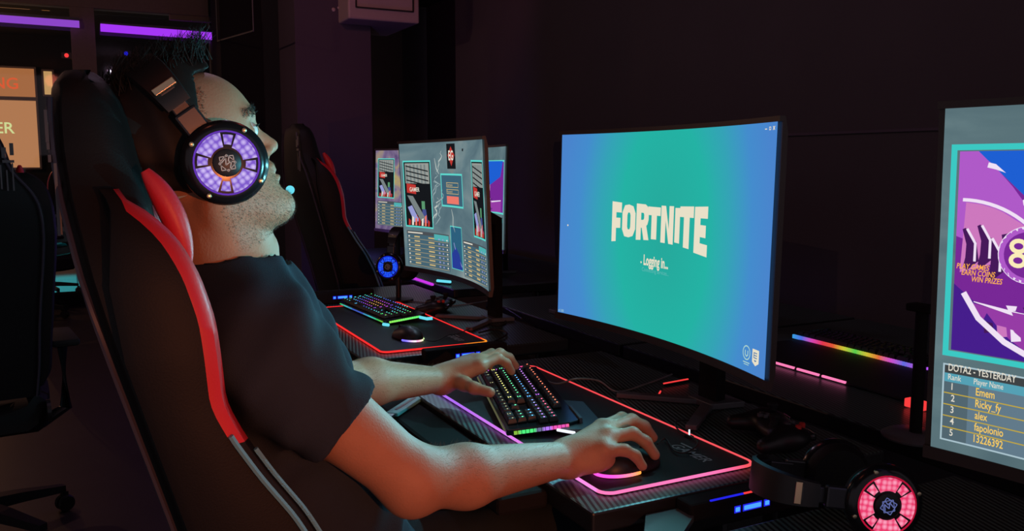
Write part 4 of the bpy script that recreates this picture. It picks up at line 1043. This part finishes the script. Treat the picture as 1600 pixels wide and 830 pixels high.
def make_chair(label):
    t = thing('gaming_chair', (BX, BY, 0), label, 'chair', None)
    P_ = smooth_tab(prof, 44); rings = []
    for z, yb, yf, hw in P_:
        yb -= BY; yf -= BY; e = min(.03, hw*.4)
        rings.append([(hw-e, yb, z), (hw-.005, yb+.010, z), (hw, yb+.028, z), (hw, (yb+yf)/2+.01, z), (hw-.006, yf-.012, z), (hw-.022, yf, z), (hw*.5, yf+.010, z), (0, yf+.012, z),
                      (-hw*.5, yf+.010, z), (-hw+.022, yf, z), (-hw+.006, yf-.012, z), (-hw, (yb+yf)/2+.01, z), (-hw, yb+.028, z), (-hw+.005, yb+.010, z), (-hw+e, yb, z), (0, yb-.004, z)])
    back = MB().loft(rings).build('backrest', M['leather'], t, smooth=True)
    # side wings, black outside with a red rim and red inner face
    for s_ in (1, -1):
        f = MB(); Wg = smooth_tab(wing, 60); rg = []
        for z, yw, xo in Wg:
            pb = interp(prof, z); yb = interp(wback, z)[0]-BY; yf = yw-BY; xi = xo-.052
            rg.append([(s_*(xi-.02), yb, z), (s_*(xo-.008), yb, z), (s_*xo, yb+.012, z), (s_*xo, max(yb+.014, yf-.020), z), (s_*(xo-.006), max(yb+.018, yf-.006), z), (s_*(xo-.018), max(yb+.02, yf), z), (s_*(xo-.034), max(yb+.018, yf-.004), z), (s_*xi, max(yb+.016, yf-.02), z), (s_*(xi-.02), max(yb+.014, yf-.05), z)])
        n = 9
        for i in range(len(rg)-1):
            for j in range(n):
                zz = Wg[i][0]; m_ = 1 if (j in (3, 4, 5, 6, 7) and zz > .955-.0) else 0
                f.add([rg[i][j], rg[i][(j+1) % n], rg[i+1][(j+1) % n], rg[i+1][j]], [(0, 1, 2, 3)], m_)
        f.add(rg[0], [tuple(range(n))], 0); f.add(rg[-1], [tuple(range(n))], 0)
        f.build('side_bolster', [M['leather'], M['leather_red']], t, smooth=True, merge=True)
        # screen-tinted piping on the lower bolster edge
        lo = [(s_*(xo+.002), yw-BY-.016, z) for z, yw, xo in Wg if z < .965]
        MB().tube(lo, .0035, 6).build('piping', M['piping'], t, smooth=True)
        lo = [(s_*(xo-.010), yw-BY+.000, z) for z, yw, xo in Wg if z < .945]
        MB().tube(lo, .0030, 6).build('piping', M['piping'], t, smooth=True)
        # piping on the outer back edge
        lo = [(s_*(hw-.012), yb-BY-.002, z) for z, yb, yf, hw in P_[2:]]
        MB().tube(lo, .0035, 6).build('back_piping', M['back_piping'], t, smooth=True)
        MB().tube(bez([(s_*.185, y-BY, z) for y, z in ((.074, 1.252), (.090, 1.225), (.104, 1.192), (.113, 1.155), (.115, 1.115))], 6), [.002+.0125*math.sin(pi*min(1, (i+1)/22))**.7 for i in range(25)], 12).build('shoulder_cushion', M['leather_red'], t, smooth=True)
    # emblem on the upper back
    f = MB()
    for (x, z, w_, h_) in ((-.05, 1.29, .012, .03), (-.03, 1.30, .01, .035), (-.04, 1.265, .03, .008), (-.06, 1.22, .004, .07), (-.045, 1.21, .004, .06), (-.03, 1.22, .004, .08)):
        pb = interp(prof, z); f.box((x+.19, pb[0]-BY-.0055, z), (w_, .003, h_))
    f.build('embroidered_emblem', M['silver'], t)
    # seat
    rings = []
    for y, hw, zt, zb in ((-.20, .20, .47, .40), (-.17, .23, .50, .385), (0, .255, .495, .38), (.15, .265, .495, .38), (.25, .26, .49, .385), (.275, .24, .47, .40)):
        rings.append([(-hw, y, zb+.02), (-hw, y, zt-.015), (-hw+.03, y, zt+.012), (-hw+.09, y, zt-.005), (0, y, zt-.008), (hw-.09, y, zt-.005), (hw-.03, y, zt+.012), (hw, y, zt-.015), (hw, y, zb+.02), (hw-.03, y, zb), (-hw+.03, y, zb)])
    MB().loft(rings).build('seat', M['leather'], t, smooth=True)
    for s_ in (1, -1):
        ar = MB(); ar.box((s_*.30, -.02, .665), (.085, .26, .026), bev=.010); a = ar.build('armrest', M['rubber'], t, smooth=True)
        MB().tube([(s_*.30, -.03, .655), (s_*.30, -.03, .42), (s_*.22, -.03, .375)], .020, 10).build('armrest_post', M['dark_metal'], t, smooth=True)
        MB().lathe([(.001, 0), (.035, 0), (.035, .012), (.001, .012)], 20, mtx=Matrix.Translation((s_*.225, -.20, .46)) @ Matrix.Rotation(pi/2, 4, 'Y')).build('hinge', M['dark_metal'], t)
    MB().lathe([(.001, .36), (.09, .36), (.09, .385), (.001, .385)], 20).build('mechanism', M['dark_metal'], t)
    MB().lathe([(.001, .10), (.032, .10), (.032, .22), (.020, .22), (.020, .37), (.001, .37)], 20).build('gas_lift', M['black_gloss'], t, smooth=True)
    for k in range(5):
        a = R(72*k+20); c, s_ = math.cos(a), math.sin(a)
        f = MB(); f.loft([[(c*r-s_*w_, s_*r+c*w_, z-h_), (c*r+s_*w_, s_*r-c*w_, z-h_), (c*r+s_*w_, s_*r-c*w_, z+h_), (c*r-s_*w_, s_*r+c*w_, z+h_)] for r, w_, z, h_ in ((.02, .03, .115, .022), (.15, .024, .105, .018), (.31, .015, .085, .012))])
        leg = f.build('base_arm', M['black'], t)
        f = MB(); 
        for o_ in (-.014, .014): f.lathe([(.001, -.009), (.026, -.009), (.03, 0), (.026, .009), (.001, .009)], 18, mtx=Matrix.Translation((c*.31-s_*o_, s_*.31+c*o_, .031)) @ Matrix.Rotation(a, 4, 'Z') @ Matrix.Rotation(pi/2, 4, 'X'))
        f.box((c*.31, s_*.31, .055), (.02, .02, .035), rz=a); f.build('caster', M['black'], leg)
    return t
ch1 = make_chair('tall black racing style chair with red shoulder edges the player sits in')
for i, (x, y, rz, lb) in enumerate(((-3.78, 1.28, 0, 'empty black chair with red edge seen beyond the player\'s face'),
                                    (-3.30, -.36, 97, 'dark chair with a pale emblem at the left edge, its back turned'),
                                    (-8.05, -.36, 35, 'dark chair farthest back, right of the emblem chair'))):
    c = copy_tree(ch1); c.location = (x, y, 0); c.rotation_euler = (0, 0, R(rz)); c['label'] = lb
    if i == 0: c.scale = (1.04, 1.04, 1.04)
c = copy_tree(ch1); c.location = (-9.3, -.30, 0); c.rotation_euler = (0, 0, R(150)); c['label'] = 'chair beyond the glass standing on the teal-lit tiles'

# ================================================================== THE PLAYER
root = thing('person', (-1.24, .37, 0), 'bearded man in a dark t-shirt and headset typing and using a mouse', 'person')
OFF3 = Vector((1.24, -.37, 0))
HX = -1.22
HO = np.array([HX, .185, 1.277]); TH = R(22)
def hl(x, fwd, up):   # head-local -> world
    return (HX+x, HO[1]+fwd*math.cos(TH)-up*math.sin(TH), HO[2]+fwd*math.sin(TH)+up*math.cos(TH))
HR = np.array([[1, 0, 0], [0, math.cos(TH), -math.sin(TH)], [0, math.sin(TH), math.cos(TH)]])
xs = np.arange(-1.80, -.985, .0026)
ys = np.arange(-.02, 1.00, .0026)
zs = np.concatenate([np.arange(-.02, .70, .009), np.arange(.70, 1.42, .0026)])
F = Field(xs, ys, zs)
CX = -1.24
def torso(F, g=0.0, hips=True):
    F.ell((CX, .335, .60), (.165+g, .125+g, .13+g), .05)
    F.ell((CX, .290, .76), (.150+g, .112+g, .17+g), .06)
    F.ell((CX, .225, .93), (.168+g, .108+g, .16+g), .06)
    F.cone((CX-.145, .205, 1.035), (CX+.145, .205, 1.035), .058+g, .058+g, .05)
    F.cone((CX, .185, 1.10), (CX-.14, .20, 1.05), .058+g, .052+g, .04); F.cone((CX, .185, 1.10), (CX+.14, .20, 1.05), .058+g, .052+g, .04)
RS, RE, RW = (-1.065, .212, 1.008), (-1.062, .386, .838), (-1.161, .691, .787)
LS, LE, LW = (-1.405, .215, 1.030), (-1.560, .425, .845), (-1.668, .679, .803)
torso(F)
# neck
F.cone((-1.235, .180, 1.06), (HX, .178, 1.19), .060, .056, .03)
F.cone((HX, .195, 1.13), hl(0, -.035, -.055), .050, .055, .02)
# arms
F.cone(RS, RE, .054, .042, .03); F.cone(RE, (-1.09, .48, .816), .042, .043, .025); F.cone((-1.09, .48, .816), RW, .043, .0265, .02)
F.ell((RE[0]-.002, RE[1]+.002, RE[2]-.026), (.020, .020, .022), .03)
F.cone(LS, LE, .056, .043, .03); F.cone(LE, (-1.595, .50, .835), .043, .045, .02); F.cone((-1.595, .50, .835), LW, .045, .0255, .02)
# legs and feet
for s_ in (-1, 1):
    hip = (CX+s_*.09, .36, .56); knee = (CX+s_*.13, .83, .555); ank = (CX+s_*.13, .86, .10)
    F.cone(hip, knee, .085, .060, .05); F.cone(knee, (knee[0], .875, .38), .058, .052, .03); F.cone((knee[0], .875, .38), ank, .052, .036, .03)
    F.cone((ank[0], ank[1]-.02, .045), (ank[0]+s_*.01, ank[1]+.16, .035), .036, .030, .02)
# ---- head
e = lambda c, r, k=.012, mode='u', rot=HR: F.ell(hl(*c), r, k, mode, rot)
e((0, -.050, .034), (.0765, .100, .084), .01)             # cranium
e((0, -.002, .040), (.063, .052, .062), .02)              # forehead
e((0, -.012, -.035), (.060, .056, .075), .02)             # face mass
e((0, .010, -.070), (.043, .038, .042), .02)              # muzzle
F.cone(hl(-.046, -.040, -.062), hl(-.014, .034, -.096), .017, .017, .022); F.cone(hl(.046, -.040, -.062), hl(.014, .034, -.096), .017, .017, .022)   # jaw
e((0, .036, -.096), (.020, .019, .017), .016)             # chin
e((0, .005, -.092), (.038, .035, .018), .02)
for s_ in (-1, 1):
    e((s_*.047, .014, -.018), (.018, .024, .017), .018)   # cheek bones
    F.cone(hl(s_*.010, .0450, .034), hl(s_*.036, .036, .036), .0085, .0080, .012)   # brow ridge
    e((s_*.030, .050, .014), (.016, .012, .0115), .012, 'd')  # socket
    e((s_*.029, .0335, .013), (.0145, .0125, .0125), .003)    # lids over the ball
# nose
F.cone(hl(0, .040, .022), hl(0, .054, -.008), .0075, .0085, .010)
F.cone(hl(0, .052, -.004), hl(0, .0605, -.0165), .0080, .0085, .006)
F.cone(hl(0, .0600, -.0170), hl(0, .049, -.026), .0085, .006, .005)
for s_ in (-1, 1):
    e((s_*.0115, .049, -.022), (.0065, .0095, .0070), .006)
    e((s_*.0068, .0535, -.0290), (.0032, .0050, .0030), .002, 'd')
# lips
e((0, .0445, -.0405), (.024, .0085, .0065), .006); e((0, .0460, -.0475), (.021, .0072, .0048), .004)
e((0, .0470, -.0590), (.020, .0075, .0060), .005)
e((0, .0530, -.0532), (.022, .0070, .0012), .002, 'd')
e((0, .053, -.071), (.018, .0075, .0060), .008, 'd')
e((0, .056, -.0345), (.0025, .004, .006), .003, 'd')
# sternomastoid and adam's apple
F.cone(hl(.05, -.045, -.06), (-1.205, .215, 1.07), .013, .011, .02); F.cone(hl(-.05, -.045, -.06), (-1.265, .215, 1.07), .013, .011, .02)
F.ell((HX, .237, 1.145), (.012, .014, .016), .012)
# ---- hands
def hand(W, fingers, thumb, palm_r=.0155, up=.0):
    for mc, *rest in fingers:
        F.cone(W, mc, .0235, palm_r, .018)
    for a, b in zip(fingers, fingers[1:]): F.cone(a[0], b[0], .0125, .0125, .010)
    for i, ch in enumerate(fingers):
        r0 = (.0106, .0110, .0104, .0094)[i]
        k = .006
        pip = Vector(ch[1]); tip = Vector(ch[2]); dip = pip.lerp(tip, .54)+Vector((0, .002, .005))
        F.cone(ch[0], pip, .0125, r0, k); F.cone(pip, dip, r0, r0*.93, k); F.cone(dip, tip, r0*.93, r0*.84, k)
    F.chain(thumb, (.017, .0145, .0118, .0108, .0095)[:len(thumb)], .010)
Rf = [((-1.196, .778, .815), (-1.208, .826, .822), (-1.207, .872, .790)),
      ((-1.172, .776, .819), (-1.183, .829, .825), (-1.179, .870, .790)),
      ((-1.146, .757, .816), (-1.138, .800, .819), (-1.120, .832, .783)),
      ((-1.126, .735, .805), (-1.114, .768, .803), (-1.104, .796, .775))]
hand(RW, Rf, [(-1.178, .715, .790), (-1.205, .748, .790), (-1.214, .785, .780), (-1.207, .818, .772)])
F.ell((-1.140, .725, .783), (.026, .040, .018), .012)
Lf = [((-1.632, .752, .832), (-1.640, .800, .842), (-1.648, .835, .808)),
      ((-1.655, .762, .836), (-1.664, .815, .847), (-1.678, .860, .811)),
      ((-1.677, .758, .833), (-1.692, .808, .842), (-1.703, .850, .808)),
      ((-1.697, .745, .826), (-1.716, .785, .830), (-1.727, .820, .803))]
hand(LW, Lf, [(-1.655, .695, .803), (-1.612, .708, .803), (-1.578, .713, .802), (-1.549, .736, .797)])
bodyD = F.D
V, Q = surface(F)
off = np.array([1.24, -.37, 0])
def facenoise(V):
    return V
body = mesh_from('body', V+off, Q, M['skin'], root, 1)
# eyes
for s_ in (-1, 1):
    f = MB(); c = Vector(hl(s_*.029, .0350, .0135))+OFF3; f.sphere(c, .0128, n=20); ey = f.build('eye', M['eye'], root, smooth=True)
    d = Vector((0, math.cos(R(8)), math.sin(R(8)))); f = MB(); f.sphere(c+d*.0068, .0066, n=16); f.build('iris', M['iris'], ey, smooth=True)
    # lashes
    f = MB()
    for k in range(26):
        t_ = k/25; x = s_*(.018+.024*t_); yy = .0350+.0132*math.cos((t_-.45)*1.5)
        a = Vector(hl(x, yy, .0150)); b = Vector(hl(x+s_*.001, yy+.0045, .0170)); f.tube([a+OFF3, b+OFF3], [.0005, .0002], 3)
    f.build('eyelashes', M['hair'], ey)
# ---- t-shirt: follows the torso and upper arms, ends at neckline and cuffs
zs2 = np.arange(.50, 1.16, .004); G = Field(np.arange(-1.60, -.985, .004), np.arange(-.02, .60, .004), zs2)
torso(G, .012)
def lerp3(a, b, t): return tuple(p+(q-p)*t for p, q in zip(a, b))
X, Y, Zc = G.x[:, None, None], G.y[None, :, None], G.z[None, None, :]
fold = (.0034*np.sin(38*(Zc*.8+Y*1.0)+9*np.sin(7*X))+.0024*np.sin(60*(X*.6+Zc)+6*np.sin(11*Y))+.0018*np.sin(95*(Y-.5*Zc)+5*np.sin(13*X))).astype(np.float32)
D = G.D.copy()
for a, b, frac, ra, rb_ in ((RS, RE, .44, .068, .062), (LS, LE, .50, .064, .062)):
    H_ = Field(G.x, G.y, G.z); H_.cone(a, lerp3(a, b, frac+.25), ra, rb_, .01)
    a = np.array(a); b = np.array(b); n = (b-a)/np.linalg.norm(b-a); c = a+(b-a)*frac
    pl = (X-c[0])*n[0]+(Y-c[1])*n[1]+(Zc-c[2])*n[2]
    d2 = np.maximum(H_.D, pl).astype(np.float32)
    h = np.maximum(.035-np.abs(D-d2), 0)/.035*(pl < -.03); D = np.minimum(D, d2)-h*h*.035*.25
D = D+fold
D = np.maximum(D, (.60-Zc))
# neckline: remove a tilted ball round the neck
nk = np.sqrt((X+1.232)**2+((Y-.193)*1.0)**2+((Zc-1.165)*.8)**2)-.082
D = np.maximum(D, -nk)
V2, Q2 = surface(G, D.astype(np.float32)); mesh_from('t_shirt', V2+off, Q2, M['shirt'], root, 3)
# neckband
f = MB(); f.tube([(-1.232+.0655*math.cos(a)+1.24, .192+.062*math.sin(a)-.37, 1.104-.030*math.sin(a)+.006*math.cos(2*a)) for a in np.linspace(0, 2*pi, 40, endpoint=False)], .006, 8, closed=True); f.build('neckband', M['shirt'], root, smooth=True)
# ---- trousers
T_ = Field(np.arange(-1.50, -.98, .007), np.arange(.12, 1.02, .007), np.arange(.06, .80, .007))
T_.ell((CX, .335, .60), (.180, .140, .14), .05)
for s_ in (-1, 1):
    hip = (CX+s_*.09, .36, .56); knee = (CX+s_*.13, .83, .555); ank = (CX+s_*.13, .86, .13)
    T_.cone(hip, knee, .100, .072, .05); T_.cone(knee, ank, .070, .055, .03)
Xt, Yt, Zt = T_.x[:, None, None], T_.y[None, :, None], T_.z[None, None, :]
Dt = T_.D+(.003*np.sin(45*(Yt+Zt)+6*np.sin(9*Xt))).astype(np.float32)
Dt = np.maximum(np.maximum(Dt, Zt-.665+0*Xt), .11-Zt)
V3, Q3 = surface(T_, Dt.astype(np.float32)); mesh_from('trousers', V3+off, Q3, M['trousers'], root, 2)
for s_ in (-1, 1):
    Sh = Field(np.arange(-.07, .07, .004), np.arange(-.09, .25, .004), np.arange(-.01, .12, .004))
    Sh.cone((0, 0, .05), (0, .15, .038), .046, .040, .03); Sh.cone((0, -.02, .04), (0, -.01, .09), .042, .045, .02)
    Sh.D = np.maximum(Sh.D, (.002-Sh.z)[None, None, :]); vv, qq = surface(Sh)
    mesh_from('shoe', vv+np.array([CX+s_*.135+1.24, .86-.37, 0]), qq, M['shoe'], root, 1)
# ---- hair: cap over the skull, lifted at the top, short at the sides
Hf = Field(np.arange(HX-.11, HX+.11, .003), np.arange(-.03, .30, .003), np.arange(1.15, 1.50, .003))
Hf.ell(hl(0, -.054, .040), (.0815, .104, .090), .01, rot=HR)
Hf.ell(hl(0, -.036, .088), (.058, .064, .040), .03, rot=HR)
Hf.ell(hl(0, -.002, .110), (.040, .030, .020), .03, rot=HR)
Xh, Yh, Zh = Hf.x[:, None, None], Hf.y[None, :, None], Hf.z[None, None, :]
fw = (Yh-HO[1])*math.cos(TH)+(Zh-HO[2])*math.sin(TH); up = -(Yh-HO[1])*math.sin(TH)+(Zh-HO[2])*math.cos(TH); xx = Xh-HX
# hairline: forehead top, temples, nape
hairline = np.maximum(fw-(-.012+.35*np.clip(up-.06, -.05, .06))+.9*np.clip(np.abs(xx)-.03, 0, 1)*0, 0)
keep = np.minimum(np.where(up > .103, .020-fw, -.002-fw-.32*(.10-up)-.006*np.sin(90*xx+40*up)), up+.060+.25*fw)
Dh = Hf.D+(.0022*np.sin(150*fw+30*xx)+.0018*np.sin(210*xx+60*up)).astype(np.float32)
Dh = np.maximum(Dh, -keep)
V4, Q4 = surface(Hf, Dh.astype(np.float32)); mesh_from('hair', V4+off, Q4, M['hair'], root, 1)
f = MB()
for k in range(900):          # loose strands brushed up over the forehead
    x = random.uniform(-.055, .055); fy = random.uniform(-.10, .026); z0 = .105+.018*math.cos(x*22)-.10*max(0, -fy-.05)
    a = Vector(hl(x, fy, z0)); h_ = random.uniform(.018, .040); b = Vector(hl(x+random.uniform(-.01, .01), fy+random.uniform(-.004, .014), z0+h_*.6)); c = Vector(hl(x+random.uniform(-.015, .015), fy+random.uniform(.0, .026), z0+h_))
    f.tube([a+OFF3, b+OFF3, c+OFF3], [.0007, .0005, .0002], 3)
f.build('hair_strands', M['hair'], root)
# ---- beard stubble and forearm hair grown from the skin
nv = np.zeros((len(body.data.vertices), 3)); co = np.empty(len(body.data.vertices)*3, np.float32); body.data.vertices.foreach_get('co', co); co = co.reshape(-1, 3)
nm = np.empty(len(body.data.vertices)*3, np.float32); body.data.vertices.foreach_get('normal', nm); nm = nm.reshape(-1, 3)
wc = co-off
lf = (wc[:, 1]-HO[1])*math.cos(TH)+(wc[:, 2]-HO[2])*math.sin(TH); lu = -(wc[:, 1]-HO[1])*math.sin(TH)+(wc[:, 2]-HO[2])*math.cos(TH); lx = np.abs(wc[:, 0]-HX)
head_m = (wc[:, 2] > 1.12) & (lu < -.030) & (lu > -.125)
beard_m = head_m & (lf > -.045) & (lu < -.033-.25*np.clip(.035-lf, 0, .03)*0 - np.clip((.045-lf)*.25, -.02, .03)*0) & ~((lx < .022) & (lu > -.068) & (lu < -.043) & (lf > .03))
beard_m &= (lu < -.030-.55*np.clip(lf-.0, 0, .03)) | (lx < .028)
beard_m &= ~((lx < .03) & (lu > -.037))
def strands(mask, n, L, r, dirv, m, name, seed=1):
    rg_ = np.random.default_rng(seed); ids = rg_.choice(np.where(mask)[0], n); f = MB(); vs = []; fs = []
    for i in ids:
        p = Vector(co[i])+Vector(rg_.normal(0, .0012, 3)); nn = Vector(nm[i]); d = (nn*.6+Vector(dirv)*.7+Vector(rg_.normal(0, .25, 3))).normalized()
        s_ = d.cross(nn); s_ = s_.normalized() if s_.length > 1e-4 else Vector((1, 0, 0)); l_ = L*rg_.uniform(.6, 1.3); k = len(vs); p = p-nn*.0006
        vs += [p+s_*r, p-s_*r, p+nn.cross(s_)*r, p+d*l_]; fs += [(k, k+1, k+3), (k+1, k+2, k+3), (k+2, k, k+3)]
    f.v = [tuple(v) for v in vs]; f.f = fs; f.m = [0]*len(fs); return f.build(name, m, root)
strands(beard_m, 15000, .0028, .00016, (0, .25, -.8), M['beard'], 'beard')
tm = (wc[:, 2] > 1.2) & (lf < .004-.32*(.10-lu)) & (lf > -.07) & (lu > .0) & (lu < .085) & (lx > .04)
strands(tm, 6500, .004, .00024, (0, -.3, -.5), M['hair'], 'temple_hair', 2)
bm_ = (wc[:, 2] > 1.2) & (lu > .030) & (lu < .0415) & (lx > .008) & (lx < .052) & (lf > .022)
strands(bm_, 1100, .0045, .00035, (0, -.4, .5), M['hair'], 'eyebrows', 5)
am = (wc[:, 1] > .42) & (wc[:, 1] < .68) & (wc[:, 2] > .74) & (wc[:, 2] < .93) & (nm[:, 2] > -.2)
strands(am, 4200, .007, .00011, (0, .8, -.2), M['armhair'], 'forearm_hair', 3)
# ---- the player's headset
cupc = hl(0, -.020, -.010)
hp = headset((HX, cupc[1], cupc[2]), (R(36), 0, 0), .098, HU, rgb(110, 60, 200), 'headset with glowing purple ear cup worn by the player', SG, rise=.135, mic=False)
f = MB(); L0 = Vector((-.112, .02, -.02))
inv = hp.rotation_euler.to_matrix().inverted()
tipw = Vector(hl(-.030, .066, -.086)); tl = inv @ (tipw-Vector(hp.location))
pm = bez([(-.116, .03, -.01), (-.112, .075, -.03), (-.075, tl.y-.004, tl.z+.01), tuple(tl)], 8)
MB().tube(pm, .0026, 8).build('microphone_boom', M['rubber'], hp, smooth=True)
MB().sphere(tl, .0062, n=14).build('microphone_tip', M['cyan_led'], hp, smooth=True)
pts = [at(402, 385, x=-1.30), at(412, 415, x=-1.29), at(428, 437, x=-1.285), at(450, 462, x=-1.29), at(470, 500, x=-1.33)]
MB().tube([inv @ (p-Vector(hp.location)) for p in bez([Vector(cupc)+Vector((-.10, .01, -.05))]+pts, 8)], .0022, 8).build('headset_cable', M['cable_grey'], hp, smooth=True)

# small metal case with a clip on the desk rail between the forearms
a, b = at(612, 648, z=.745), at(654, 621, z=.745); c = (a+b)/2; ang = math.atan2(b.y-a.y, b.x-a.x); L = (b-a).length
t = thing('usb_stick', (c.x, c.y, .741), 'pale teal-lit metal usb stick between the player\'s forearms', 'usb stick', None, ang)
MB().prism([(-L/2, -.014), (L/2-.012, -.014), (L/2, -.008), (L/2, .010), (L/2-.01, .014), (-L/2, .014)], .000, .008).build('stick_body', M['teal_clip'], t, bevel=.002)
MB().box((-L/2-.010, 0, .004), (.020, .018, .006), bev=.001).build('connector', M['metal'], t)
MB().box((0, 0, .0085), (L*.7, .006, .001)).build('printed_stripe', M['print'], t)
MB().box((0, 0, -.002), (.001, .001, .001))
